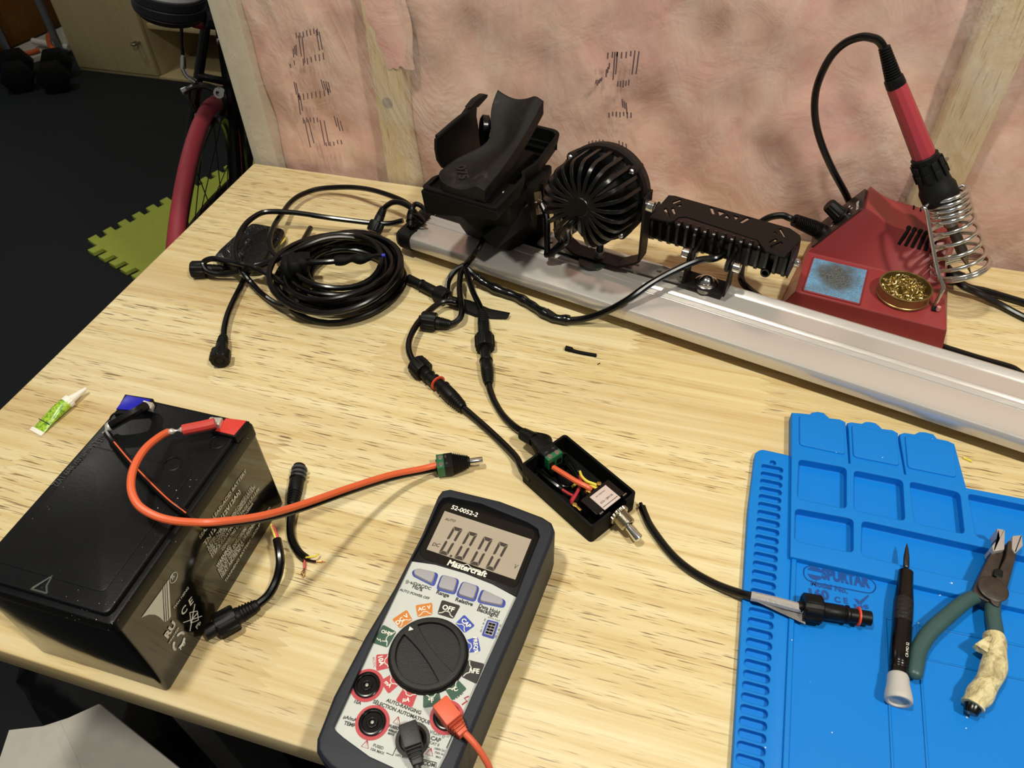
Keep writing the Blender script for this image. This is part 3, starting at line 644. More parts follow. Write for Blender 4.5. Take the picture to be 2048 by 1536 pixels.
for a in ([(632, 1123, .002), (643, 1122, .002), (651, 1124, .001)], [(634, 1123, .002), (645, 1124, .002)], [(609, 1137, .002), (608, 1147, .002), (605, 1156, .001)], [(608, 1139, .002), (603, 1146, .001), (606, 1152, .001)]):
    MB().tube([at(*q) for q in a], 0.0004, seg=5).build('copper_strand', M_COPPER, pg)
pg = thing('pigtail_connector', 'curved black pigtail with lock nut leaning at the battery side, red and yellow wire end', 'connector', tuple(at(540, 1170)))
connector(pg, at(517, 1209, .0075), at(411, 1267, .0080), nut=(0.42, 0.80), r=0.0058, nutr=0.0092)
MB().tube([at(*q) for q in ((554, 1079, .020), (559, 1105, .019), (560, 1130, .016), (553, 1160, .011), (537, 1190, .0085), (513, 1211, .0075))], 0.0031).build('cable', M_CABLE, pg)
MB().tube([at(*q) for q in ((542, 1049, .0225), (547, 1063, .0215), (553, 1081, .020))], 0.0010, seg=6).build('yellow_wire', M_YEL, pg)
MB().tube([at(*q) for q in ((546, 1051, .0225), (551, 1064, .0215), (557, 1081, .020))], 0.0011, seg=6).build('red_wire', M_REDI, pg)
# ---- glue tube
gl = thing('glue_tube', 'small lime green glue tube with white nozzle left of the battery', 'tube', tuple(at(110, 830)))
a, b, c = at(77, 860, .0012), at(133, 806, .0055), at(140, 800, .0055)
X = (b - a).normalized(); Y = Vec((-X.y, X.x, 0)).normalized(); rg = []
for t, hw, hh in ((0, .0068, .0006), (.05, .0068, .0008), (.35, .0064, .0030), (.7, .0060, .0046), (1, .0055, .0052)):
    o_ = a + (b - a) * t; o_.z = hh + 0.0002; rg.append([o_ + Y * (hw * math.cos(q)) + Vec((0, 0, hh * math.sin(q))) for q in [i * math.pi / 12 for i in range(24)]])
k = NT('lime_label'); v = k.coord(); k.set(Base_Color=k.mix(k.n('MapRange', {0: k.noise(v, 420.0, 3.0), 1: .45, 2: .62}).outputs[0], lin('a5c83c'), lin('5c8f22')), Roughness=0.3); M_LIME = k.m
MB().loft(rg).build('body', M_LIME, gl, smooth=60)
o_ = a + X * -0.0015; o_.z = .0009; MB().box((0, 0, 0), (0.0038, 0.0146, 0.0014), frame(o_, X, Y), 0.0003).build('crimp', M_WHITE, gl)
q0 = a + (b - a) * 0.24; MB().box((0, 0, 0), (0.0007, 0.0136, 0.0002), frame(Vec((q0.x, q0.y, .0046)), X, Y)).build('label_line', M_BLKP, gl)
d_ = (at(172, 777, .006) - at(133, 806, .0055))
MB().lathe(b - d_ * .05, b + d_ * .22, [(0, .0052), (.1, .0056, 1), (.9, .0056, 1), (1, .005)], 48, (12, .06)).build('cap', M_WHITE, gl)
MB().lathe(b + d_ * .2, b + d_, [(0, .0042), (.1, .0036), (1, .0013)], 20).build('nozzle', M_WHITE, gl)
# ------------------------------------------------------------------ multimeter
mmr = thing('multimeter', 'grey faced digital multimeter in a navy rubber holster reading zero volts', 'multimeter', tuple(at(870, 1290)))
ZM = 0.0435
def W2(pts, z): return [(q.x, q.y) for q in (at(x, y, z) for x, y in pts)]
out_px = [(690, 1556), (658, 1536), (641, 1517), (631, 1500), (632, 1476), (666, 1390), (729, 1271), (787.5, 1174), (843, 1066), (875, 990), (884, 978), (900, 975), (1000, 999), (1085, 1031), (1104, 1043), (1110, 1058), (1105, 1078), (1092, 1110), (1043, 1232), (1000, 1330), (940, 1474), (912, 1542), (890, 1575), (860, 1590), (780, 1585)]
win_px = [(822, 1122), (850, 1069), (877, 1008), (886, 998), (900, 996), (962, 1009), (1056, 1047), (1076, 1060), (1080, 1075), (1058, 1130), (1034, 1194), (1012, 1242), (950, 1380), (911, 1469), (893, 1512), (876, 1545), (866, 1558), (850, 1560), (805, 1545), (740, 1515), (688, 1477), (671, 1462), (668, 1453), (700, 1384), (760, 1252)]
hol = boolean(MB().prism(W2(out_px, ZM), 0.0, ZM, bev=0.0045, seg=3), MB().prism(W2(win_px, 0.042), 0.0385, 0.06))
k = NT('navy_rubber'); k.set(Base_Color=lin('161b26'), Roughness=0.58, Normal=k.bump(k.noise(k.coord(), 1400.0, 2.0), 0.25, 0.0004, k.n('Bevel', {0: 0.0012}, samples=4).outputs[0])); M_NAVY = k.m
hol.build('holster', M_NAVY, mmr)
ZP = 0.0400
M_FACE = pm('silver_face', 'c3c6c2', 0.5, grain=0.1, gs=1800, mott=0.06, bev=0)
panel_px = [(823, 1121.5), (872, 1130), (930, 1147), (985, 1169), (1033, 1195)] + win_px[11:-2] + [(669, 1453), (700, 1384), (760, 1252)]
MB().prism(W2(panel_px, ZP), 0.0380, ZP).build('face_panel', M_FACE, mmr)
bez_px = [(822, 1122), (850, 1069), (877, 1008), (886, 998), (900, 996), (962, 1009), (1056, 1047), (1076, 1060), (1080, 1075), (1058, 1130), (1034, 1194), (985, 1168), (930, 1146), (872, 1129)]
MB().prism(W2(bez_px, 0.0405), 0.0375, 0.0405, bev=0.0006).build('screen_bezel', M_BLK, mmr)
c5 = lambda x, y: (840 + x / 6.983, 980 + y / 6.983)
c3 = lambda x, y: (600 + x / 3.4133, 940 + y / 3.4133)
c4 = lambda x, y: (600 + x / 3.4133, 1086 + y / 3.4133)
win = MB().prism(W2([c5(*q) for q in ((0, 840), (290, 260), (330, 205), (400, 175), (1500, 520), (1580, 550), (1612, 610), (1600, 660), (1370, 1310), (1325, 1350), (1250, 1350), (60, 965), (10, 900))], 0.0409), 0.0404, 0.0409).build('window', M_BLKG, mmr)
ZD = 0.0411
lcd = MB().prism(W2([c5(*q) for q in ((92, 830), (345, 292), (1556, 690), (1330, 1252))], ZD), 0.0408, ZD).build('lcd', pm('lcd_grey', 'a89c8b', 0.22, bev=0, mott=0.05), win)
dg = MB(); sgm = [[(0.05, 0), (0.95, 0), (0.72, 0.115), (0.28, 0.115)], [(0.02, 0.02), (0.27, 0.135), (0.27, 0.43), (0.1, 0.48), (0.02, 0.44)], [(0.98, 0.02), (0.73, 0.135), (0.73, 0.43), (0.9, 0.48), (0.98, 0.44)], [(0.02, 0.98), (0.27, 0.865), (0.27, 0.57), (0.1, 0.52), (0.02, 0.56)], [(0.98, 0.98), (0.73, 0.865), (0.73, 0.57), (0.9, 0.52), (0.98, 0.56)], [(0.05, 1), (0.95, 1), (0.72, 0.885), (0.28, 0.885)]]
for q in (((470, 507), (602, 545), (383, 917), (255, 880)), ((680, 575), (810, 612), (602, 987), (470, 950)), ((893, 645), (1022, 687), (822, 1065), (688, 1030)), ((1105, 716), (1238, 765), (1035, 1137), (908, 1092))):
    for sg in sgm:
        pts = []
        for u_, v_ in sg:
            x = (q[0][0] * (1 - u_) + q[1][0] * u_) * (1 - v_) + (q[3][0] * (1 - u_) + q[2][0] * u_) * v_
            y = (q[0][1] * (1 - u_) + q[1][1] * u_) * (1 - v_) + (q[3][1] * (1 - u_) + q[2][1] * u_) * v_
            pts.append(at(*c5(x, y), ZD + 0.0002))
        dg.face(pts)
dg.face([at(*c5(*q), ZD + 0.0002) for q in ((425, 903), (452, 910), (440, 938), (412, 930))])
def tx(mb, body, a, b, cf, z, bold=0.0, h=None, it=0.0): mb.text(body, at(*cf(*a), z), at(*cf(*b), z), up, bold, h, 0.00015, it)
tx(dg, 'AUTO', (345, 418), (492, 452), c5, ZD, 0.015, None, 0.2); tx(dg, 'DC', (165, 775), (272, 800), c5, ZD, 0.015, None, 0.2); tx(dg, 'V', (1308, 1095), (1352, 1110), c5, ZD, 0.0, 0.0034, 0.2)
dg.build('lcd_digits', pm('lcd_ink', '3a322d', 0.4, bev=0), lcd, smooth=0)
w_ = MB(); tx(w_, '52-0052-2', (430, 262), (795, 378), c5, 0.0409, 0.02); w_.build('model_number', M_WHITE, win, smooth=0); w_ = MB(); tx(w_, 'Mastercraft', (375, 1045), (918, 1218), c5, 0.0409, 0.035, None, 0.1)
for a, b in (((490, 1013), (612, 1048)), ((612, 1048), (665, 1035)), ((665, 1035), (716, 1086)), ((716, 1086), (850, 1128))):
    w_.tube([at(*c5(*a), 0.0411), at(*c5(*b), 0.0411)], 0.00025, seg=4, raw=True)
w_.build('brand_lettering', M_WHITE, win, smooth=0)
M_BLUE = pm('button_blue', '2f419f', 0.5, bev=0); M_BTN = pm('button_grey', '9d9aa0', 0.55, grain=0.2)
for q in ([(763, 690), (800, 671), (948, 704), (915, 797), (768, 722)], [(965, 712), (1090, 745), (1060, 852), (927, 815)], [(1107, 757), (1228, 795), (1195, 902), (1062, 860)], [(1240, 810), (1408, 890), (1395, 942), (1205, 902)]):
    P = W2([c3(*x) for x in q], ZP + .0006); gx = sum(x for x, y in P) / len(P); gy = sum(y for x, y in P) / len(P)
    bb = MB().prism(rpoly(P, 0.0025), ZP - 0.001, ZP + 0.0006, bev=0.0002).build('button_surround', M_BLUE, mmr)
    sc = lambda s: rpoly([(gx + (x - gx) * s, gy + (y - gy) * s) for x, y in P], 0.002)
    MB().prism(sc(0.84), ZP, ZP + 0.0026, bev=0.0005, top=sc(0.80)).build('button', M_BTN, bb)
# dial
DC_ = at(856, 1306, 0.043); RD = 0.0226
def circ(r, n=48, c=DC_): return [(c.x + r * math.cos(2 * math.pi * i / n), c.y + r * math.sin(2 * math.pi * i / n)) for i in range(n)]
dial = MB().prism(circ(RD), 0.0385, 0.0440, bev=0.0016, seg=3)
tip = at(*c3(752, 1085), 0.044); tail = at(*c3(985, 1400), 0.044); ax = (tail - tip).normalized(); ay = Vec((-ax.y, ax.x, 0))
cut = MB(); L = (tail - tip).length
for s in (-1, 1):
    pts = []
    for i in range(25):
        x = -L / 2 + L * i / 24; pts.append((x, s * (0.0030 + 0.0016 * (abs(x) / (L / 2)) ** 2)))
    lim = RD - 0.0034; arc = [p_ for p_ in pts if math.hypot(*p_) < lim]
    a0 = math.atan2(arc[-1][1], arc[-1][0]); a1 = math.atan2(arc[0][1], arc[0][0])
    if s > 0: a1 = a1 if a1 > a0 else a1 + 2 * math.pi
    else: a1 = a1 if a1 < a0 else a1 - 2 * math.pi
    arc += [(lim * math.cos(a0 + (a1 - a0) * i / 24), lim * math.sin(a0 + (a1 - a0) * i / 24)) for i in range(25)]
    P = [DC_ + ax * x + ay * y for x, y in arc]; cut.prism([(q.x, q.y) for q in P], 0.0412, 0.05)
dial = boolean(dial, cut).build('dial_knob', pm('dial_black', '0e0e0e', 0.5, grain=0.5, gs=2200, mott=0.15, bev=0.0008), mmr)
MB().prism(circ(RD + .0012), 0.0385, 0.0408).build('dial_ring', M_BLKM, dial)
MB().face([at(*c3(*q), 0.0443) for q in ((750, 1068), (740, 1098), (775, 1088))]).build('pointer', M_WHITE, dial, smooth=0)
# badges around the dial
CB = {'k': pm('badge_black', '24221f', 0.5, bev=0), 'o': pm('badge_orange', 'c9792b', 0.5, bev=0), 'b': pm('badge_blue', '3247a8', 0.5, bev=0), 'g': pm('badge_green', '2e5240', 0.5, bev=0), 'r': M_REDP}
bad = [('OFF', (1012, 455), 'k', (968, 450), (1048, 472), 1.18), ('AC V', (850, 458), 'o', (806, 466), (895, 448), 1), ('DC V', (703, 522), 'o', (665, 560), (745, 500), 1), ('OHM', (580, 640), 'g', (552, 612), (622, 632), 1.2), ('10A', (566, 812), 'r', (533, 778), (545, 842), .95), ('mA', (612, 960), 'r', (575, 955), (612, 990), .9), ('µA', (732, 1055), 'r', (700, 1080), (748, 1085), 1), ('°F', (900, 1068), 'g', (878, 1095), (915, 1088), 1), ('°C', (1060, 1000), 'g', (1042, 1022), (1080, 1005), 1), ('hFE', (1180, 875), 'k', (1155, 885), (1222, 893), 1.2), ('FREQ%', (1182, 698), 'b', (1182, 645), (1192, 755), .9), ('CAP', (1125, 555), 'b', (1098, 530), (1150, 585), .95)]
for body, cpx, col, a, b, s in bad:
    c = at(*c4(*cpx), ZP); rd = Vec((c.x - DC_.x, c.y - DC_.y, 0)).normalized(); td = Vec((-rd.y, rd.x, 0)); hw, hh = 0.0053 * s, 0.0041 * s
    P = [c + td * x + rd * y for x, y in rpoly([(-hw * .85, -hh), (hw * .85, -hh), (hw, hh), (-hw, hh)], 0.0012)]
    bg = MB().face([p_ + up * 0.0002 for p_ in P]).build('dial_badge', CB[col], mmr, smooth=0); wl = MB()
    nt = [c + td * (hw * x) + rd * (-hh * .52 + hh * y) + up * 0.0004 for x, y in ((-.76, -.3), (-.42, -.1), (-.22, .2), (.22, .2), (.42, -.1), (.76, -.3))]
    wl.tube(nt, 0.00032, seg=4, sub=3)
    tx(wl, body, a, b, c4, ZP + .0004, 0.03)
    if body == 'OHM': wl.tube([at(*c4(*q), ZP + .0004) for q in ((525, 650), (540, 665))], .0003, seg=4, raw=True).tube([at(*c4(*q), ZP + .0004) for q in ((560, 668), (598, 672))], .0003, seg=4, raw=True).tube([at(*c4(*q), ZP + .0004) for q in ((545, 655), (552, 675))], .0003, seg=4, raw=True)
    wl.build('badge_lettering', M_WHITE, bg, smooth=0)
bk_ = MB()
for body, a, b, bold in (('·))→/Ω/AC/DC', (715, 268), (890, 322), .02), ('Hz/%', (765, 305), (832, 332), .02), ('AUTO POWER OFF', (678, 325), (880, 388), .015), ('Range', (928, 345), (1014, 372), .02), ('Relative', (1058, 395), (1176, 432), .02), ('Data Hold', (1218, 437), (1358, 487), .02), ('Backlight', (1207, 462), (1350, 510), .02), ('10A', (368, 1092), (415, 1106), .02), ('AUTO-RANGING', (585, 1082), (822, 1172), .02), ('SÉLECTION AUTOMATIQUE', (495, 1092), (886, 1240), .02), ('µA/mA', (295, 1195), (383, 1222), .02), ('TEMP', (297, 1238), (375, 1260), .02), ('FUSED', (605, 1256), (672, 1277), .03), ('400mA', (600, 1283), (660, 1300), .03), ('MAX', (598, 1305), (643, 1318), .03), ('FUSED', (497, 1388), (566, 1412), .01), ('10A MAX', (480, 1414), (572, 1447), .01), ('500V MAX', (648, 1452), (735, 1476), .0), ('V/Ω/F/·))→', (882, 1297), (1012, 1338), .0), ('CAP', (890, 1342), (957, 1362), .02), ('CAT II', (883, 1370), (946, 1390), .01), ('1000V DC', (916, 1408), (992, 1430), .01), ('750V AC', (918, 1435), (985, 1454), .01), ('MAX', (926, 1464), (962, 1475), .01), ('COM', (838, 1512), (918, 1532), .02), ('TEMP', (1048, 1078), (1125, 1022), .0), ('N P N  P N P', (1283, 512), (1362, 538), .0)):
    q = MB(); tx(q, body, a, b, c4, ZP, bold + .012); q.build('face_lettering', M_BLKP, mmr, smooth=0)
for ch, a in (('E', (1256, 532)), ('B', (1246, 556)), ('C', (1238, 580)), ('E', (1230, 606)), ('E', (1360, 572)), ('B', (1350, 598)), ('C', (1340, 620)), ('E', (1330, 646))): tx(bk_, ch, a, (a[0] + 10, a[1] + 3), c4, ZP)
for q in ([(590, 1432), (632, 1450), (662, 1385)], [(1000, 1400), (1050, 1290)], [(860, 1390), (885, 1396)], [(830, 1520), (845, 1478), (932, 1500), (925, 1545)]): bk_.tube([at(*c4(*p_), ZP + .0002) for p_ in q], .00022, seg=4, raw=True)
bk_.build('socket_letters', M_BLKP, mmr, smooth=0)
rl = MB(); tx(rl, 'AC/DC', (494, 780), (503, 855), c4, ZP)
for t3 in ([(672, 1185), (635, 1225), (682, 1242)], [(460, 1345), (418, 1388), (466, 1403)], [(895, 1400), (858, 1440), (905, 1455)]):
    rl.tube([at(*c4(*p_), ZP + .0002) for p_ in t3 + t3[:1]], .00022, seg=4, raw=True); x = sum(p_[0] for p_ in t3) / 3; y = sum(p_[1] for p_ in t3) / 3; tx(rl, '!', (x - 2, y + 9), (x + 3, y + 10), c4, ZP, 0, .003)
rl.tube([at(*c4(*p_), ZP + .0003) for p_ in ((1152, 1045), (1122, 1060), (1140, 1078), (1106, 1104))], .0004, seg=4, raw=True)
rl.build('red_marks', M_REDP, mmr, smooth=0)
for cpx, mt, nm in (((458, 972), M_REDP, 'red'), ((495, 1226), M_REDP, 'red'), ((1002, 1190), M_REDP, 'red'), ((770, 1342), pm('ring_black', '3a3835', 0.6, bev=0), 'black')):
    c = at(*c4(*cpx), ZP); jr = MB().prism(circ(0.0096, 32, c), ZP - .001, ZP + .0003).build('jack_ring', mt, mmr, label=nm + ' ring round a socket')
    MB().lathe((c.x, c.y, ZP), (c.x, c.y, ZP + .0016), [(0, .0076), (.8, .0076), (1, .0070), (1, .0058), (.1, .0054), (.1, .0034), (.9, .0032), (.9, .0018), (0.1, .0017)], 32).build('jack', M_BLKG, jr)
    MB().lathe((c.x, c.y, ZP), (c.x, c.y, ZP + .0009), [(0, .0011), (1, .0010)], 16).build('contact', M_STEEL, jr); MB().prism(circ(.0074, 28, c), ZP, ZP + .0005).build('jack_floor', M_BLKM, jr)
c = W2([c4(*q) for q in ((1280, 522), (1358, 542), (1322, 655), (1240, 630))], ZP + .0005); hs = MB().prism(rpoly(c, .001), ZP - .001, ZP + .0005).build('transistor_socket', M_BLUE, mmr)
gx = sum(x for x, y in c) / 4; gy = sum(y for x, y in c) / 4
MB().prism([(gx + (x - gx) * .72, gy + (y - gy) * .78) for x, y in c], ZP, ZP + .0009).build('socket_face', M_BTN, hs)
hb = MB(); ex = Vec((c[1][0] - c[0][0], c[1][1] - c[0][1], 0)); ey = Vec((c[3][0] - c[0][0], c[3][1] - c[0][1], 0))
for i in (-1, 1):
    for j in range(4):
        o_ = Vec((gx, gy, ZP + .0010)) + ex * (.15 * i) + ey * (-.27 + .18 * j); hb.box((0, 0, 0), (.0019, .0013, .0003), frame(o_, ex, ey))
hb.build('socket_holes', M_BLKM, hs)
# ---- test lead plugs
def test_plug(name, label, body_px, neck_px, cord, mat, zc):
    t = thing(name, label, 'plug', tuple(at(*body_px[0], ZP))); b0, b1 = at(*body_px[0], zc), at(*body_px[1], zc)
    X = (b1 - b0).normalized(); M = frame(b0, X, up.cross(X)); L = (b1 - b0).length
    MB().box((L / 2, 0, 0), (L, 0.0100, 0.0100), M, 0.0012).build('plug_head', mat, t)
    MB().lathe((M @ Vec((L * .48, 0, 0))) - up * .002, Vec((*(M @ Vec((L * .48, 0, 0))).xy, ZP + .0002)), [(0, .0047), (1, .0047)], 20).build('shroud', mat, t)
    n1 = at(*neck_px, zc - .001); nk = MB(); d = n1 - b1
    for i in range(5): nk.box((L + d.length * (.1 + .2 * i), 0, -.0003 * i), (d.length * .12, .0092 - .0008 * i, .0092 - .0008 * i), M, .0006)
    nk.box((L + d.length * .5, 0, -.0004), (d.length, .0056, .0056), M, .0006); nk.build('strain_relief', mat, t)
    MB().tube([n1 - d * .3] + [at(*q) for q in cord], 0.0019).build('cord', mat, t); return t
M_TPB = pm('test_black', '272725', 0.5, grain=0.2); M_TPR = pm('test_red', 'd8603f', 0.48, grain=0.2)
test_plug('test_lead', 'black right-angled test lead plug in the bottom socket of the multimeter', ((816, 1450), (828, 1497)), (834, 1532), [(838, 1550, .049), (845, 1580, .046), (850, 1640, .03)], M_TPB, 0.0505)
test_plug('test_lead', 'orange-red right-angled test lead plug in the right socket of the multimeter', ((880, 1407), (910, 1446)), (930, 1467), [(945, 1483, .048), (965, 1510, .042), (980, 1540, .034), (990, 1590, .02)], M_TPR, 0.0505)
# ------------------------------------------------------------------ blue silicone mat
mt_ = thing('silicone_mat', 'bright blue silicone soldering mat with part trays and slotted side strip', 'mat', tuple(at(1800, 1300)))
k = NT('blue_silicone'); v = k.coord(); dt = k.n('TexVoronoi', {'Vector': v, 'Scale': 105.0}); sp = k.math('LESS_THAN', dt.outputs['Distance'], k.math('MULTIPLY', k.math('POWER', k.n('TexWhiteNoise', {'Vector': dt.outputs['Position']}, noise_dimensions='3D').outputs[0], 4.0), 0.075))
k.set(Base_Color=k.mix(sp, lin('0078d0'), lin('c8d2dc')), Roughness=0.5, Specular_IOR_Level=0.3, Normal=k.bump(k.noise(v, 1500.0, 2.0), 0.12, 0.0003, k.n('Bevel', {0: 0.0012}, samples=4).outputs[0])); M_MAT = k.m
c7 = lambda x, y: (1448 + x / 3.4133, 800 + y / 3.4133)
c8 = lambda x, y: (1448 + x / 3.4133, 1086 + y / 3.4133)
def pts7(L, z): return [(q.x, q.y) for q in (at(*c7(*p_), z) for p_ in L)]
XR, YB = 1.075, 0.010                                   # far right and near edges (outside the picture)
z1, z2 = 0.0035, 0.0095
pl = pts7([(100, 1560), (160, 760), (208, 370), (250, 345), (460, 392)], z1)
base = [(0.6285, YB), (0.6275, 0.052)] + pl[1:3] + [pl[3], pl[4], (0.652, 0.284)]
pt = pts7([(460, 392), (462, 85), (520, 88), (585, 95), (600, 84), (640, 78), (680, 86), (702, 105), (720, 122), (790, 130), (832, 150)], z2)
top = pt + pts7([(836, 200), (853, 430), (862, 432), (850, 200), (842, 155), (870, 150), (940, 160), (965, 148), (1000, 148), (1035, 156), (1060, 175), (1080, 195), (1150, 203), (1190, 225)], z2) + pts7([(1193, 290), (1233, 505), (1242, 507), (1207, 290), (1198, 232), (1230, 222), (1300, 232), (1335, 216), (1375, 218), (1430, 232), (1455, 262), (1530, 278), (1575, 300), (1655, 598)], z2)
tr_ = at(*c7(2048, 672), z2); dx = Vec((tr_.x - top[-1][0], tr_.y - top[-1][1], 0)); dx.normalize()
far = (XR, top[-1][1] + dx.y / dx.x * (XR - top[-1][0]))
slots = MB()
s0, s1 = at(*c7(330, 480), z1), at(*c8(180, 1500), z1); n = 31
w0, w1 = 0.0165, 0.0172; 
for i in range(n):
    t = i / (n - 1); c = s0 + (s1 - s0) * t; c.x += 0.0; slots.prism(rrect(0.0162, 0.0055, 0.0024, 3, c.x - 0.0005, c.y), 0.0016, 0.02)
slots.prism([(q.x, q.y) for q in [at(*c7(330, 440), z1) + Vec((0.0024 * math.cos(a), 0.0024 * math.sin(a), 0)) for a in [i * math.pi / 8 for i in range(16)]]], 0.0022, 0.02)
strip = boolean(MB().prism(rpoly([(0.6285, YB), pl[1], pl[2], pl[3], pl[4], (0.6555, 0.20), (0.6565, YB)], 0.004), 0.0, z1 + 0.0022, bev=0.0012), slots)
strip.build('slotted_strip', M_MAT, mt_)
body = MB().prism(top + [far, (XR, 0.205), (0.6535, 0.205)], 0.0, z2, bev=0.0010)
cut = MB()
def pocket(L, depth, z=z2, r=.004): cut.prism(rpoly(pts7(L, z), r), depth, 0.03)
pocket([(510, 402), (838, 462), (838, 745), (498, 672)], 0.0022)
pocket([(886, 478), (1222, 546), (1238, 828), (886, 752)], 0.0022)
pocket([(1266, 553), (1612, 630), (1645, 918), (1300, 840)], 0.0022)
b = pts7([(1662, 636), (1722, 938)], z2); cut.prism(rpoly([b[0], (XR - .012, far[1] - .012), (XR - .012, far[1] - .052), b[1]], .004), 0.0022, 0.03)
pocket([(485, 738), (885, 812), (885, 1045), (480, 962)], 0.0022)
b = pts7([(940, 822), (935, 1062)], z2); e = pts7([(2048, 1045), (2048, 1300)], z2)
cut.prism(rpoly([b[0], (XR - .012, b[0][1] - .004), (XR - .012, b[1][1] - .006), b[1]], .004), 0.0022, 0.03)
boolean(body, cut).build('parts_tray', M_MAT, mt_)
# cover pads: the raised panels of the three lids
for L in ([(515, 98), (818, 152), (830, 372), (515, 305)], [(872, 168), (1172, 230), (1200, 448), (884, 385)], [(1235, 240), (1570, 305), (1590, 528), (1255, 460)]):
    MB().prism(rpoly(pts7(L, z2 + .001), .003), z2 - 0.001, z2 + 0.0012, bev=0.0008).build('lid_pad', M_MAT, mt_)
lowp = MB().prism([(0.652, YB), (0.6535, 0.212), (XR, 0.205), (XR, YB)], 0.0, 0.0042)
lowp.prism([(0.6545, YB), (0.6550, 0.208), (0.6585, 0.208), (0.6580, YB)], 0.0, 0.0075, bev=0.001)
def ridge(a, b, w=0.0007, h=0.0008):
    A = at(*c8(*a), 0.0042); B = at(*c8(*b), 0.0042); lowp.box(((B - A).length / 2, 0, 0), ((B - A).length, w * 2, h * 2), frame(A, B - A, up.cross(B - A)), 0.0004)
ridge((1098, 510), (1150, 1560)); ridge((1320, 560), (1390, 1560)); ridge((1098, 512), (2100, 720)); ridge((1300, 780), (2100, 950), .0005)
lowp.build('work_area', M_MAT, mt_)
tl = MB(); ZW = 0.0043
def t8(body, a, b, bold, h=None): tx(tl, body, a, b, c8, ZW, bold, h)
t8('SPURTAR', (668, 240), (1000, 305), .06, .0082); t8('Model No.', (592, 288), (845, 345), .04); t8('160', (585, 372), (722, 388), .05); t8('C E', (755, 402), (848, 415), .04); t8('RoHS', (890, 445), (990, 450), .05)
ov = [at(*c8(*q), ZW + .0002) for q in ((560, 165), (620, 155), (760, 185), (900, 215), (1000, 250), (1035, 290), (1025, 325), (985, 340), (850, 315), (700, 285), (590, 260), (552, 230), (545, 190))]
tl.tube(ov, .00035, seg=4, closed=True)
oc = at(*c8(622, 202), ZW + .0002); th_ = math.radians(-12)
tl.face([oc + Vec((.0050 * math.cos(a), .0050 * math.sin(a), 0)) for a in [th_ + math.pi * (0.15 + 0.85 * i / 12) for i in range(13)]])
tl.face([oc + Vec((.0050 * math.cos(a), .0050 * math.sin(a) - .0008, 0)) for a in [th_ + math.pi * (1.15 + 0.85 * i / 12) for i in range(13)]])
tl.face([at(*c8(*q), ZW + .0002) for q in ((888, 378), (915, 385), (925, 398), (985, 352), (990, 362), (940, 415), (918, 420))])
tl.build('moulded_lettering', pm('deep_blue_mark', '03448e', 0.55, bev=0), mt_, smooth=0)
# ---- cut cable with taped flag
ct = thing('cable_lead', 'black cable lead with silver tape flag and orange ringed connector on the blue mat', 'cable', tuple(at(1400, 1150)))
MB().tube([at(*q) for q in ((1284, 1014, .0035), (1290, 1030, .0033), (1303, 1056, .0031), (1340, 1105, .0031), (1380, 1140, .0031), (1430, 1168, .0035), (1475, 1185, .006), (1500, 1192, .0095), (1550, 1203, .011), (1605, 1218, .0115))], 0.0029).build('cable', M_CABLE, ct)
MB().tube([at(1281, 1006, .004), at(1284, 1015, .0035)], 0.0014).build('wire_end', M_CABLE, ct)
k = NT('silver_tape'); k.set(Base_Color=lin('b4aeaa'), Roughness=0.38, Metallic=0.35, Normal=k.bump(k.noise(k.coord((1, 1, 1)), 420.0, 3.0), 0.5, 0.0006)); M_STAPE = k.m
MB().tube([at(*q) for q in ((1502, 1192, .0096), (1550, 1203, .011), (1606, 1218, .0115))], 0.0033).build('tape_wrap', M_STAPE, ct)
fl = MB(); rw = []
for i in range(9):
    t = i / 8; a = at(1504 + 102 * t, 1195 + 25 * t, .0085 + .0015 * t); b = at(1507 + 104 * t, 1200 + 49 * t, .0105 - .0015 * t); rw.append([a, a + (b - a) * .5 + up * (.0012 * math.sin(t * 7)), b])
fl.loft(rw, closed=False, cap=False); slb = bmesh.ops.solidify(fl.bm, geom=fl.bm.faces[:], thickness=0.0004); fl.build('tape_flag', M_STAPE, ct)
cn_ = connector(ct, at(1596, 1213, .0118), at(1741, 1237, .0110), nut=(0.06, 0.32), ring=0.83, r=0.0056, nutr=0.0098)
# ---- precision screwdriver
sd = thing('precision_screwdriver', 'slim black precision screwdriver with pale grey spinning cap lying on the blue mat', 'screwdriver', tuple(at(1800, 1250)))
a, b, c, d, e = at(1814, 1088, .0125), at(1812, 1143, .0120), at(1796, 1350, .0115), at(1797, 1404, .0118), at(1812, 1136, .0120)
MB().lathe(e, a, [(0, .0014), (.05, .0019), (.45, .0019), (.8, .0011), (1, .0003)], 16).build('shaft', pm('dark_steel', '4b4b4d', 0.3, 0.9), sd)
k = NT('handle_black'); v = k.coord(); vz = k.n('TexVoronoi', {'Vector': v, 'Scale': 520.0}); k.set(Base_Color=lin('151414'), Roughness=0.38, Normal=k.bump(vz.outputs['Distance'], 0.35, 0.0008)); M_HAND = k.m
h0 = [(0, .0040), (0.006, .0048), (.20, .0050), (.28, .0056)]
MB().lathe(b, b + (c - b) * .30, [(0, .0038), (.02, .0046), (.5, .0049), (.9, .0057), (1, .0058)], 26).build('handle_neck', M_BLKG, sd)
MB().lathe(b + (c - b) * .30, b + (c - b) * .52, [(0, .0058), (.1, .0060), (.9, .0060), (1, .0058)], 26).build('knurled_grip', M_HAND, sd)
hh = MB().lathe(b + (c - b) * .52, c, [(0, .0057), (.05, .0058), (.60, .0058), (.78, .0056), (.80, .0053), (.83, .0056), (.85, .0053), (.88, .0056), (.90, .0053), (.94, .0056), (1, .0054)], 26).build('handle', M_BLKG, sd)
